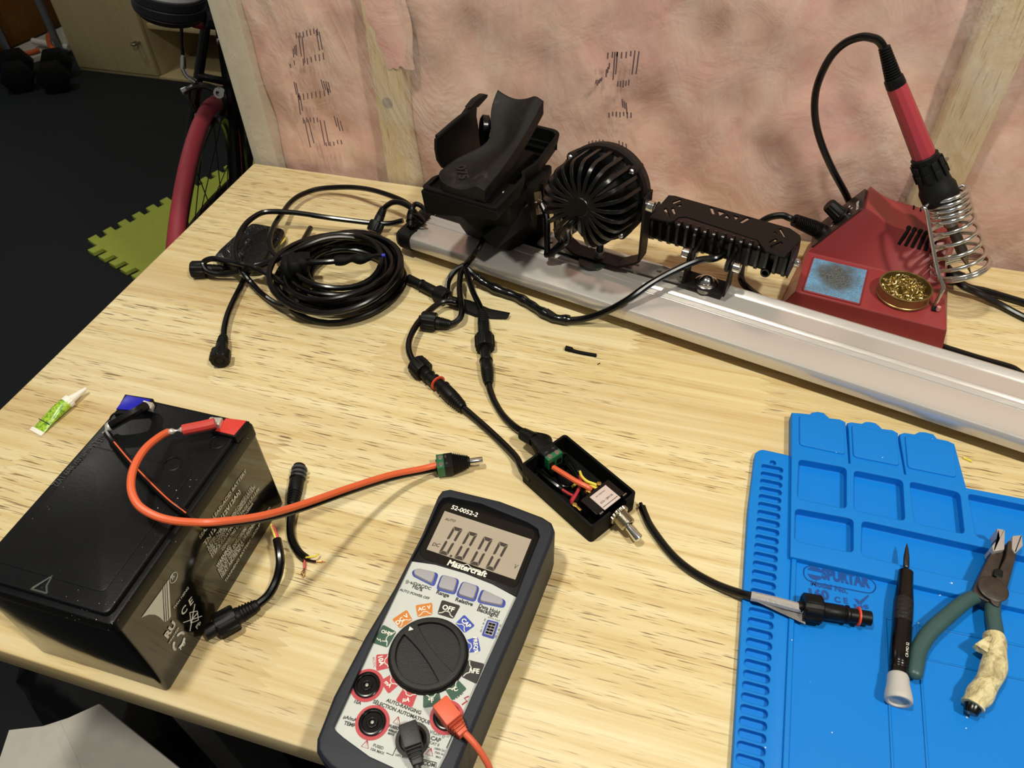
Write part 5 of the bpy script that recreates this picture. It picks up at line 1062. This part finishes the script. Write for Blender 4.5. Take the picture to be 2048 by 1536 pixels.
for u, s in ((-.0170, -1), (.1190, 1)): MB().lathe(rl_(u, .090, .061), rl_(u + s * .0045, .090, .061), [(0, .0042), (.7, .0042), (1, .003)], 16).build('end_screw', M_CHROME, lb_)
MB().box((.0520, .0605, .0332), (.041, .0210, .0020), MRL, .0004).build('bracket_base', M_PAINT, lb_)
for u in (.0325, .0715):
    M = frame(rl_(u, 0, 0), RV, up)
    MB().prism(rpoly([(.0500, .0322), (.0710, .0322), (.0690, .0480), (.0680, .0600), (.0640, .0655), (.0580, .0650), (.0550, .0600), (.0540, .0480)], .003), -.001, .001, M).build('bracket_leg', M_PAINT, lb_)
    MB().box((u + (.0035 if u < .05 else -.0035), .0680, .0600), (.004, .026, .010), MRL, .002).build('housing_ear', M_CAST, lb_)
for u, s in ((.0325, -1), (.0715, 1)):
    q = rl_(u, .0612, .0590)
    MB().lathe(q, q + RU * (s * .0075), [(0, .0046), (.9, .0046), (1, .0040), (1, .0024), (.6, .0022)], 20).build('bolt', M_CHROME, lb_)
    MB().lathe(q - RU * (s * .0062), q - RU * (s * .0020), [(0, .0044), (.2, .0050), (.8, .0050), (1, .0044)], 6).build('nut', M_CHROME, lb_)
bc = rl_(.0520, .0605, .0342)
MB().lathe(bc, bc + up * .0075, [(0, .0104), (.14, .0108), (.24, .0098), (.30, .0068), (.5, .0063), (.7, .0053), (.86, .0037), (.96, .0018), (1, .0003)], 32).build('dome_bolt', M_CHROME, lb_)
MB().lathe(rl_(.0520, .0560, .0272), rl_(.0520, .0560, .0322), [(0, .0050), (.3, .0066), (1, .0066)], 20).build('nut', M_STEEL, lb_)
cbp = [rl_(.060, .078, .060), rl_(.0545, .0660, .0590)] + [at(*q) for q in ((1395, 521, .0560), (1345, 543, .0500), (1300, 568, .0440), (1250, 603, .0340), (1205, 626, .0180), (1165, 638, .0080), (1130, 640, .0050), (1110, 636, .0050), (1085, 624, .0050), (1060, 608, .0052), (1033, 593, .0055), (998, 580, .0065), (968, 565, .0090), (948, 550, .0130), (934, 537, .0180))]
MB().tube(cbp, .0032).build('cable', M_CABLE, lb_)
tw = MB(); sp_ = spline([at(*q) for q in ((1140, 640, .0052), (1110, 636, .0055), (1085, 624, .0055), (1060, 608, .0056), (1033, 593, .006), (998, 580, .0070), (968, 565, .0093), (951, 553, .013))], 8)
tw.tube(sp_, lambda t: .0043 + .0007 * math.sin(t * 40) * math.sin(t * 13 + 1), seg=16, raw=True); tw.hull([at(1095, 616, .009), at(1112, 627, .009), at(1106, 634, .011), at(1093, 628, .010), at(1100, 632, .004)])
tw.build('tape_wrap', M_TAPE, lb_, smooth=50, label='shiny black tape spiral on the cable')
# ------------------------------------------------------------------ wiring under the foot
hn = thing('wiring_harness', 'black splitter harness with three connector tails coming out below the rack foot', 'wiring', tuple(at(930, 540)))
J = at(930, 531, .017)
MB().tube([rl_(-.158, .022, .052), at(955, 500, .044), at(940, 520, .030), at(929, 533, .018), at(927, 545, .012)], .0031).build('trunk', M_CABLE, hn)
MB().tube([at(*q) for q in ((929, 530, .020), (910, 541, .0165), (897, 562, .011), (895, 585, .0085), (900, 601, .0085), (912, 605, .0100), (900, 602, .0105), (880, 606, .0105), (855, 625, .010), (832, 652, .0120), (819, 680, .0130), (818, 702, .0115), (826, 722, .0090), (832, 730, .0080))], .0029).build('tail', M_CABLE, hn)
connector(hn, at(829, 724, .0085), at(872, 768, .0070), nut=(.08, .46), r=.0058, nutr=.0096)
MB().tube([at(*q) for q in ((929, 532, .019), (921, 550, .016), (919, 580, .0135), (923, 612, .0125), (922, 632, .0100), (912, 644, .0075), (896, 650, .0065))], .0029).build('tail', M_CABLE, hn)
connector(hn, at(902, 649, .0065), at(838, 640, .0085), nut=(.46, .92), r=.0056, nutr=.0092)
MB().tube([at(*q) for q in ((930, 532, .019), (935, 550, .0165), (945, 582, .0120), (957, 606, .0090), (966, 626, .0075))], .0029).build('tail', M_CABLE, hn)
connector(hn, at(965, 622, .0075), at(971, 706, .0070), nut=(.62, .90), r=.0056, nutr=.0092)
tc_ = thing('taped_connector', 'black connector with a tail wrapped in black tape lying behind the harness tails', 'connector', tuple(at(880, 592)))
connector(tc_, at(898, 598, .0065), at(817, 557, .0062), nut=(.05, .30), r=.0054, nutr=.0084)
w_ = MB(); rw = []
for i, (x, y, hw, z) in enumerate(((893, 597, .0042, .0048), (912, 604, .0052, .0050), (935, 612, .0070, .0045), (955, 620, .0066, .0045), (975, 626, .0050, .0042), (995, 629, .0044, .0035), (1018, 631, .0030, .0040))):
    c = at(x, y, z); d_ = (at(1018, 631, 0) - at(893, 597, 0)).normalized(); n_ = Vec((-d_.y, d_.x, 0))
    rw.append([c + n_ * (hw * math.cos(q)) + up * (min(z - .0003, .0035 - .0004 * i) * math.sin(q + .25 * i)) for q in [k_ * math.pi / 10 for k_ in range(20)]])
w_.loft(rw).build('tape_wrap', M_BLKM, tc_, smooth=50)
# ---- cable coil and its companions, left
cl = thing('cable_coil', 'coiled black extension cable with long loops over the left side of the bench', 'cable', tuple(at(683, 560)))
c0 = Vec((.2150, .4165, 0)); loops = []
for i in range(13):
    r_ = .0375 + .0022 * i; z_ = .0042 + .0050 * ((i * 2) % 5) ; ph = R.uniform(0, 6); ox, oy = .0035 * math.cos(ph), .0035 * math.sin(ph); ap = R.uniform(0, 6)
    loops.append([(c0.x + ox + r_ * math.cos(a), c0.y + oy + .006 - .0009 * i + r_ * 1.0 * math.sin(a), max(.0032, z_ + .0030 * math.sin(a * 2 + ap))) for a in [2 * math.pi * j / 36 for j in range(36)]])
for L in loops: MB().tube(L, .0029, seg=10, closed=True, sub=1).build('loop', M_CABLE, cl)
def cab(pts, par, r=.0029, name='strand', mat=None): return MB().tube([at(*q) for q in pts], r).build(name, mat or M_CABLE, par)
cab(((822, 413, .030), (800, 399, .030), (752, 382, .026), (710, 375, .018), (668, 375, .012), (632, 379, .010), (600, 391, .011), (580, 406, .013), (566, 425, .016), (552, 445, .020), (543, 465, .022), (539, 485, .021), (545, 503, .020), (560, 515, .0235), (580, 521, .0285), (613, 525, .0320), (650, 524, .0335), (676, 522, .0335)), cl)
cab(((806, 441, .020), (780, 447, .016), (745, 446, .016), (700, 441, .018), (654, 435, .021), (610, 428, .023), (572, 424, .024), (531, 424, .024), (508, 434, .024), (490, 450, .0235), (476, 474, .023), (470, 500, .0225), (476, 527, .021), (488, 548, .015), (503, 566, .008), (522, 586, .0050), (548, 605, .0070), (568, 612, .011), (585, 611, .0140), (595, 603, .0165), (592, 590, .0190), (575, 573, .0205), (548, 555, .0215), (515, 538, .0215), (477, 527, .0275), (440, 519, .020), (420, 518, .019), (407, 525, .016), (409, 537, .0125), (422, 546, .0095), (449, 549, .0080), (475, 545, .0130), (505, 537, .0195), (545, 523, .0230), (575, 507, .0265), (613, 490, .0300), (650, 477, .0310), (690, 474, .0280), (735, 482, .0200), (770, 498, .012)), cl)
cab(((545, 520, .019), (520, 528, .0195), (505, 538, .0165), (490, 557, .008), (477, 582, .0060), (464, 608, .0072), (455, 630, .0078), (449, 655, .0080), (447, 676, .0080)), cl)
e_ = connector(cl, at(447, 672, .0085), at(439, 722, .0092), nut=(.66, 1.0), r=.0054, nutr=.0090, pin=True)
cab(((621, 456, .0085), (612, 472, .011), (602, 490, .016), (596, 500, .018)), cl, .0030, 'stub')
sp_ = spline([at(*q) for q in ((670, 522, .0335), (690, 520, .0340), (705, 517, .0345), (722, 518, .0345), (740, 514, .0340))], 6)
MB().tube(sp_, lambda t: .0044 + .0009 * math.sin(t * 11), seg=14, raw=True).build('heat_shrink', M_BLKM, cl, smooth=50)
MB().tube([at(738, 514, .034), at(752, 511, .033), at(764, 511, .032)], lambda t: .0022 - .0006 * t).build('wire_tail', M_CABLE, cl)
MB().tube([at(763, 511, .032), at(770, 510.5, .0315)], .0018, raw=True).build('blue_tip', pm('blue_tip', '2236b8', .4), cl)
vs = MB(); 
for q in (((577, 512, .032), (573, 530, .031), (577, 552, .021), (586, 566, .009)), ((590, 510, .034), (587, 528, .033), (590, 548, .023), (596, 560, .010)), ((602, 508, .034), (603, 524, .0335), (604, 540, .024), (606, 548, .012))):
    vs.tube([at(*p_) for p_ in q], .0062, seg=10, flat=.45)
vs.hull([at(575, 512, .036), at(620, 503, .036), at(620, 516, .036), at(585, 524, .036), at(578, 512, .026), at(618, 516, .027)]); vs.build('hook_strap', M_BLKM, cl, smooth=50, label='black hook and loop strap round the coil')
cn = thing('plug_connector', 'black connector with lock nut poking out at the far left below the pouch', 'connector', tuple(at(400, 540)))
connector(cn, at(447, 538, .0068), at(383, 539, .0090), nut=(.55, 1.0), r=.0052, nutr=.0088)
cab(((442, 538, .0068), (462, 537, .0062), (480, 532, .0060)), cn, .0028, 'cable')
po = thing('taped_pouch', 'flat pouch wrapped in shiny black tape with red and yellow wires at one corner', 'pouch', tuple(at(510, 500)))
P = [at(x, y, .0140) for x, y in ((503, 444), (520, 446), (566, 455), (569, 462), (560, 478), (545, 498), (519, 530), (500, 532), (450, 527), (425, 513), (436, 499), (470, 468))]
pb_ = MB(); b0 = [(q.x, q.y) for q in P]; mx = sum(x for x, y in b0) / len(b0); my = sum(y for x, y in b0) / len(b0)
pb_.prism(rpoly([(mx + (x - mx) * .98, my + (y - my) * .98) for x, y in b0], .004), .0008, .0135, top=rpoly(b0, .004), bev=.003, seg=3)
k = NT('pouch_tape'); nn = k.noise(k.coord(), 70.0, 4.0, .6, .8); k.set(Base_Color=lin('090909'), Roughness=.2, Normal=k.bump(nn, .55, .004)); pb_.build('pouch', k.m, po, smooth=50)
cab(((548, 497, .010), (556, 487, .009), (563, 477, .008), (567, 471, .007)), po, .0013, 'red_wire', M_REDI)
cab(((549, 499, .0085), (560, 488, .008), (569, 478, .007), (567, 473, .006)), po, .0011, 'yellow_wire', M_YEL)
# ---- two dangling connectors at the bar end
dn = thing('dangling_connector', 'black connector tilted off a short cable left of the bar end cap', 'connector', tuple(at(755, 440)))
cab(((846, 443, .034), (833, 428, .038), (818, 413, .041), (800, 405, .041), (785, 405, .037), (773, 412, .030), (768, 418, .0265)), dn, .0030, 'cable')
connector(dn, at(768, 415, .027), at(747, 464, .0095), nut=(.60, 1.0), r=.0050, nutr=.0082, pin=True)
dn = thing('dangling_connector', 'black two pin connector hanging over the bar end cap with a cut zip tie', 'connector', tuple(at(822, 440, .03)))
connector(dn, at(824, 420, .0430), at(822, 454, .0330), r=.0052, pin=True)
cab(((824, 424, .042), (826, 414, .045), (832, 408, .046), (842, 412, .044), (850, 420, .043)), dn, .0026, 'cable')
for q in (((826, 428, .045), (838, 433, .042), (849, 444, .037)), ((824, 433, .044), (836, 440, .040), (846, 445, .036))): MB().tube([at(*p_) for p_ in q], .0013, seg=6).build('zip_tie', M_BLKG, dn)
# ------------------------------------------------------------------ soldering station
ss = thing('soldering_station', 'red soldering station with black dial panel, sponge tray and coiled wire iron holder', 'soldering station', (0.715, 0.535, 0))
def cr(K, t):                                            # smooth key interpolation
    n = len(K); x = t * (n - 1); i = min(int(x), n - 2); f = x - i
    a, b, c, d = K[max(i - 1, 0)], K[i], K[i + 1], K[min(i + 2, n - 1)]; f2, f3 = f * f, f * f * f
    return [0.5 * ((2 * b[j]) + (c[j] - a[j]) * f + (2 * a[j] - 5 * b[j] + 4 * c[j] - d[j]) * f2 + (3 * b[j] - a[j] - 3 * c[j] + d[j]) * f3) for j in range(3)]
K3 = [(.6915, .5470, .0835), (.7020, .5480, .0770), (.7186, .5520, .0655), (.7357, .5555, .0605), (.7540, .5560, .0575), (.7700, .5555, .0560)]
K4 = [(.6970, .5860, .0835), (.7060, .5870, .0775), (.7190, .5880, .0715), (.7410, .5900, .0665), (.7650, .5905, .0620), (.7880, .5900, .0590)]
L0, L1_, L2_, L5 = (.6335, .4850, 0), (.6444, .4805, .028), (.6535, .5455, .028), (.6600, .6000, 0)
R0, R1_, R2_, R5 = (.7760, .4560, 0), (.7712, .4590, .028), (.7752, .5240, .028), (.7960, .6000, 0)
lp = lambda a, b, t: [a[j] + (b[j] - a[j]) * t for j in range(3)]
rg = []; N = 20
for i in range(N + 1):
    t = i / N; p0, p1, p2, p3, p4, p5 = lp(L0, R0, t), lp(L1_, R1_, t), lp(L2_, R2_, t), cr(K3, t), cr(K4, t), lp(L5, R5, t)
    mid = lp(p4, p5, .35); mid[1] = max(mid[1], p4[1]) + .002
    rg.append([p0, p1, p2, lp(p2, p3, .33), lp(p2, p3, .66), p3, lp(p3, p4, .5), p4, mid, p5])
M_RED = pm('station_red', '8e3536', 0.36, bev=0.0025, grain=0.12, gs=1600, spec=0.45)
sbd = MB().loft(rg); sbd.build('housing', M_RED, ss, smooth=28)
# black panel on the sloping left end
PA, PB, PC_, PD = Vec(lp(L2_, K3[0], .06)), Vec(lp(L2_, K3[0], .965)), Vec(lp((.6600, .590, .030), K4[0], .965)), Vec((.6590, .586, .030))
pn = (PB - PA).cross(PD - PA).normalized(); pn = pn if pn.x < 0 else -pn
MP = frame(PA, PB - PA, pn.cross(PB - PA)); 
def loc(q): w = MP.inverted() @ q; return (w.x, w.y)
qd = [loc(q) for q in (PA, PB, PC_, PD)]; gx = sum(q[0] for q in qd) / 4; gy = sum(q[1] for q in qd) / 4
qi = [(gx + (x - gx) * .97, gy + (y - gy) * .93) for x, y in qd]
pnl = MB().prism(rpoly(qi, .004), -.004, .0012, MP).build('control_panel', pm('panel_black', '2e2422', 0.3), ss)
LP = (PB - PA).length; sgn = 1 if qd[2][1] > 0 else -1
def pp(x, y, z=.0012): return MP @ Vec((x * LP, sgn * y, z))
pz_ = pn
MB().lathe(pp(.60, .0175, .001), pp(.60, .0175, .0050), [(0, .0098), (.7, .0098), (1, .0085)], 30).build('knob_skirt', M_BLKG, pnl)
MB().lathe(pp(.60, .0175, .0045), pp(.60, .0175, .0190), [(0, .0075), (.05, .0075, 1), (.9, .0066, 1), (1, .0055)], 72, (12, .09)).build('knob', M_BLK, pnl)
MB().lathe(pp(.22, .0160, .0010), pp(.22, .0160, .0060), [(0, .0082), (.8, .0080), (1, .0068)], 28).build('cord_socket', M_BLK, pnl)
pw = MB(); pw.text('POWER', pp(.93, .006, .0014), pp(.93, .022, .0014), pn, .02, .0028); 
for a in range(7):
    q = math.radians(-40 + 40 * a); c = Vec(pp(.60, .0175, .0014)); X = (PB - PA).normalized(); Y = pn.cross(X)
    pw.tube([c + X * (.0108 * math.cos(q)) + Y * (.0108 * math.sin(q)), c + X * (.0128 * math.cos(q)) + Y * (.0128 * math.sin(q))], .0003, seg=4, raw=True)
pw.build('panel_print', M_WHITE, pnl, smooth=0)
# vents
for i in range(6):
    t = .60 + .058 * i; a = Vec(lp(lp(L2_, R2_, t), cr(K3, t), .66)); b = Vec(cr(K3, t)); c = Vec(lp(cr(K3, t), cr(K4, t), .16))
    d = Vec((-.0022, 0, .0))
    MB().tube([a + d + Vec((0, .0012, -.0008)), b + d * .4 + Vec((0, .0008, -.0012)), c + Vec((0, 0, -.0010))], .0024, seg=8, sub=4).build('vent_slot', M_BLKM, ss)
for i in range(4):
    t = .60 + .058 * i; c = Vec(lp(cr(K3, t), cr(K4, t), .86)); e = Vec(cr(K4, t)); MB().tube([c + Vec((0, 0, -.0010)), e + Vec((0, .0008, -.0008))], .0014, seg=8, raw=True).build('vent_slot', M_BLKM, ss)
# tray details
X = (Vec(R1_) - Vec(L1_)).normalized(); Y = (Vec(L2_) - Vec(L1_)).normalized(); MT_ = frame(Vec(L1_), X, Y)
def tq(px, py, z=.0285): w = MT_.inverted() @ at(px, py, z); return (w.x, w.y)
sq = [tq(*q) for q in ((1606, 581), (1719, 609), (1735, 541), (1627, 516))]
k = NT('sponge'); v = k.coord(); nn = k.noise(v, 620.0, 3.0, .65); spot = k.noise(v, 46.0, 4.0, .6)
tcg = k.n('TexGradient', {'Vector': k.coord((44, 44, 44), (0, 0, 0), (-(.6805 - .715) * 44, -(.5125 - .535) * 44, -.029 * 44))}, gradient_type='SPHERICAL')
burn = k.math('MULTIPLY', k.n('MapRange', {0: k.math('MULTIPLY_ADD', nn, .9, k.math('MULTIPLY_ADD', spot, .9, k.math('MULTIPLY', tcg.outputs[1], .75))), 1: .80, 2: 1.22}).outputs[0], .92)
k.set(Base_Color=k.mix(burn, k.ramp(nn, [(.3, '2f6fa6'), (.5, '6fa6cf'), (.7, 'a3c4d6')]), k.ramp(nn, [(.3, '15130f'), (.65, '6c675a')])), Roughness=.9, Normal=k.bump(nn, .9, .002)); M_SPONGE = k.m
MB().prism(rpoly([(x, y) for x, y in sq], .0008), -.004, .0012, MT_, bev=.0005).build('sponge', M_SPONGE, ss, label='blue cleaning sponge scorched in the middle')
for a, b in zip(sq, sq[1:] + sq[:1]):
    A, B = MT_ @ Vec((*a, .0006)), MT_ @ Vec((*b, .0006)); MB().tube([A, B], .0010, seg=6, raw=True).build('tray_lip', M_RED, ss)
# brass wool tin resting on the tray
bc0, bc1 = at(1803, 592, .0285), at(1804, 578, .0420)
tn = thing('brass_wool_tin', 'round brass tin of golden wire wool standing on the red tray', 'tin', (bc0.x, bc0.y, .0282))
TB = Vec((bc0.x, bc0.y, .0284)); TT = TB + Vec((0.0, .0, .0120))
M_TIN = pm('tin_gold', '9a8756', 0.34, 0.85)
MB().lathe(TB, TT, [(0, .0205), (.05, .0222), (.2, .0226), (.24, .0220), (.9, .0220), (.94, .0226), (1, .0226), (1, .0212), (.2, .0210), (.2, .0005)], 48).build('tin', M_TIN, tn)
wl_ = MB(); 
for i in range(150):
    a = R.uniform(0, 6.283); rr = .0185 * math.sqrt(R.random()); c = TB + Vec((rr * math.cos(a), rr * math.sin(a), .0065 + .0075 * (1 - (rr / .0185) ** 2) * R.random()))
    ax_ = Vec((R.gauss(0, 1), R.gauss(0, 1), R.gauss(0, .7))).normalized(); bx2 = ax_.orthogonal().normalized(); cx2 = ax_.cross(bx2); q = R.uniform(.0013, .0028); ph = R.uniform(0, 6)
    wl_.tube([c + bx2 * (q * math.cos(ph + t)) + cx2 * (q * math.sin(ph + t)) + ax_ * (.0009 * t) for t in (0, 1, 2, 3, 4, 5)], .00042, seg=5, sub=2, flat=2.0)
for v in wl_.bm.verts:
    d = Vec((v.co.x - TB.x, v.co.y - TB.y, 0))
    if d.length > .0205: v.co.xy = (TB + d.normalized() * .0205).xy
    v.co.z = max(v.co.z, TB.z + .003)
wl_.build('wire_wool', pm('gold_wool', 'dcc98a', 0.22, 1.0), tn, smooth=60, kind='stuff')
# spring holder
ib, ie = atY(1942, 548, .528), atY(1790, 165, .553); iax = (ie - ib).normalized()
def ipt(t): return ib + (ie - ib) * t
sc0 = atY(1922, 541, .524); sc1 = atY(1893, 385, .5405); sd_ = (sc1 - sc0).normalized()
F = zframe(sc0, sc1); Ls = (sc1 - sc0).length; pts = []; nt_ = 11.0; NN = 280
for i in range(NN + 1):
    t = i / NN
    h = (t / .30) * .10 if t < .18 else .06 + (t - .18) * 1.62 if t < .58 else .708 + (t - .58) * .70
    rr = .0232 - .0075 * min(1, h / .85) ** .9; a = 2 * math.pi * nt_ * t + 2.6
    pts.append(F @ Vec((rr * math.cos(a), rr * math.sin(a), h * Ls)))
hd = MB().tube(pts, 0.00185, seg=8, raw=True)
q0 = pts[-1]
hd.build('spring_holder', M_CHROME, ss, smooth=60)
wp = [pts[-1], atY(1851, 412, .5265), atY(1853, 422, .523), atY(1863, 480, .512), atY(1876, 545, .4985), atY(1886, 573, .4935), atY(1883, 585, .4915), atY(1868, 612, .4890), at(1866, 619, .026)]
MB().tube(wp, .0017, seg=10, sub=6).build('holder_stem', M_CHROME, ss)
hp = at(1868, 616, .0290); MB().box((0, 0, 0), (.0036, .0080, .0012), frame(hp, X, Y)).build('stem_slot', M_BLKM, ss)
MB().lathe(hp + X * .003 - Y * .002, hp + X * .003 - Y * .002 + up * .004, [(0, .0018), (1, .0017)], 12).build('stem_clip', pm('pink_clip', 'c48a86', .3), ss)
# mains cord out of the back right
gp = Vec((.7925, .560, .014)); MB().lathe(gp - Vec((.006, 0, 0)), gp + Vec((.008, -.001, 0)), [(0, .008), (.5, .0075), (1, .006)], 18).build('cord_grommet', M_BLK, ss)
MB().tube([gp, at(1925, 572, .0120), at(1960, 588, .0075), at(2005, 612, .0040), at(2060, 640, .0034), at(2200, 700, .0034)], .0033).build('mains_cord', M_CABLE, ss)
# ------------------------------------------------------------------ soldering iron
it = thing('soldering_iron', 'red handled soldering iron standing tip down in the coiled holder with a looping black cord', 'soldering iron', tuple(ib))
Li = (ie - ib).length; fp_ = lambda t: ib + (ie - ib) * t
def ith(x, y):                                            # parameter along the iron of a pixel
    n = iax.cross(CW).cross(iax); q = atp(x, y, ib, n.normalized()); return (q - ib).dot(iax) / Li
tA, tB_, tC, tD, tE = ith(1916, 520), ith(1901, 450), ith(1877, 392), ith(1860, 330), ith(1850, 310)
MB().lathe(fp_(0), fp_(tA), [(0, .0004), (.2, .0009), (.7, .0019), (1, .0034)], 18).build('tip', pm('tip_steel', '77716a', .3, 1.0), it)
MB().lathe(fp_(tA), fp_(tB_ + .02), [(0, .0030), (.02, .0046), (1, .0046)], 20).build('barrel', pm('barrel_dark', '5a544d', .35, .9), it)
MB().lathe(fp_(tB_), fp_(ith(1880, 405)), [(0, .0058), (.05, .0060), (.5, .0060), (1, .0105)], 22).build('barrel_nut', M_STEEL, it)
MB().lathe(fp_(ith(1884, 400)), fp_(ith(1868, 350)), [(0, .0140), (.06, .0148), (.35, .0150), (.5, .0150), (.66, .0132), (1, .0122)], 30).build('grip_collar', M_RUB, it)
gr = MB().lathe(fp_(ith(1871, 358)), fp_(tE), [(0, .0122), (.1, .0120), (.92, .0106), (.97, .0110), (1, .0102)], 30).build('rubber_grip', M_RUB, it)
Fg = zframe(ib, ie); 
for i in range(10):
    a = 2 * math.pi * i / 10
    for t in (.30, .62):
        z0 = (ith(1871, 358) + (tE - ith(1871, 358)) * t) * Li; rr = .0138 - .0022 * t
        M = Fg @ Mat.Rotation(a, 4, 'Z') @ Mat.Translation((rr - .0003, 0, z0)); MB().box((0, 0, 0), (.0016, .0046, .0085), M, .0006).build('grip_block', M_RUB, gr)
hs0, hs1 = tE - .01, ith(1800, 165)
MB().lathe(fp_(hs0), fp_(hs1), [(0, .0090), (.05, .0093), (.96, .0078), (1, .0074)], 10).build('handle', pm('iron_red', 'a3363f', 0.38, bev=.0015, grain=.1), it)
MB().lathe(fp_(hs1 - .005), fp_(ith(1795, 148)), [(0, .0076), (.1, .0078), (.9, .0074), (1, .0060)], 24).build('end_cap', M_BLK, it)
t0, t1 = ith(1796, 152), ith(1768, 92); pf = []
for i in range(13):
    t = i / 13; rr = .0066 - .0022 * t; pf += [(t, rr * .72), (t + .01, rr), (t + .05, rr), (t + .06, rr * .72)]
bp0, bp1 = fp_(t0), atY(1768, 93, .556); MB().lathe(bp0, bp1, pf + [(1, .003)], 20).build('strain_relief', M_BLK, it)
cdp = [bp1 - iax * .006, atY(1760, 84, .556), atY(1745, 76, .558), atY(1722, 74, .562), atY(1690, 86, .568), atY(1662, 113, .574), atY(1640, 155, .580), atY(1630, 195, .586), atY(1631, 240, .590), atY(1642, 285, .5925), atY(1663, 335, .594), atY(1690, 385, .5955), atY(1705, 415, .5965), Vec((.700, .5985, .045)), Vec((.716, .600, .014)), Vec((.745, .602, .0045)), Vec((.785, .6035, .0035)), at(1925, 568, .0034), at(1975, 583, .0034), at(2060, 609, .0034), Vec((.865, .545, .0034)), Vec((.878, .500, .0034)), at(2060, 748, .0034), at(2020, 735, .0034), at(1960, 718, .0034), at(1915, 704, .0034), at(1880, 692, .0036), at(1840, 671, .0060), at(1800, 654, .0080), at(1760, 643, .0080), at(1710, 637, .0060), at(1650, 632, .0036), at(1590, 622, .0036), at(1530, 600, .0036), at(1497, 577, .0040), at(1482, 555, .010), atY(1490, 505, .553), atY(1505, 462, .553), atY(1532, 438, .553), 0, 0, 0]
sk0, sk1 = pp(.22, .0160, .004), pp(.22, .0160, .004) + (atY(1588, 440, .553) - pp(.22, .0160, .004))
cdp[-3] = atY(1562, 431, .553); cdp[-2] = sk1 + (sk1 - sk0) * .18; cdp[-1] = sk1
MB().tube(cdp, .0033, sub=7).build('cord', M_CABLE, it)
pf = []
for i in range(11):
    t = .30 + .70 * i / 11; rr = .0075 - .0022 * (t - .3); pf += [(t, rr * .76), (t + .008, rr), (t + .036, rr), (t + .044, rr * .76)]
MB().lathe(sk0, sk1, [(0, .0070), (.10, .0078), (.28, .0076), (.29, .0060)] + pf, 22).build('cord_boot', M_BLK, it)
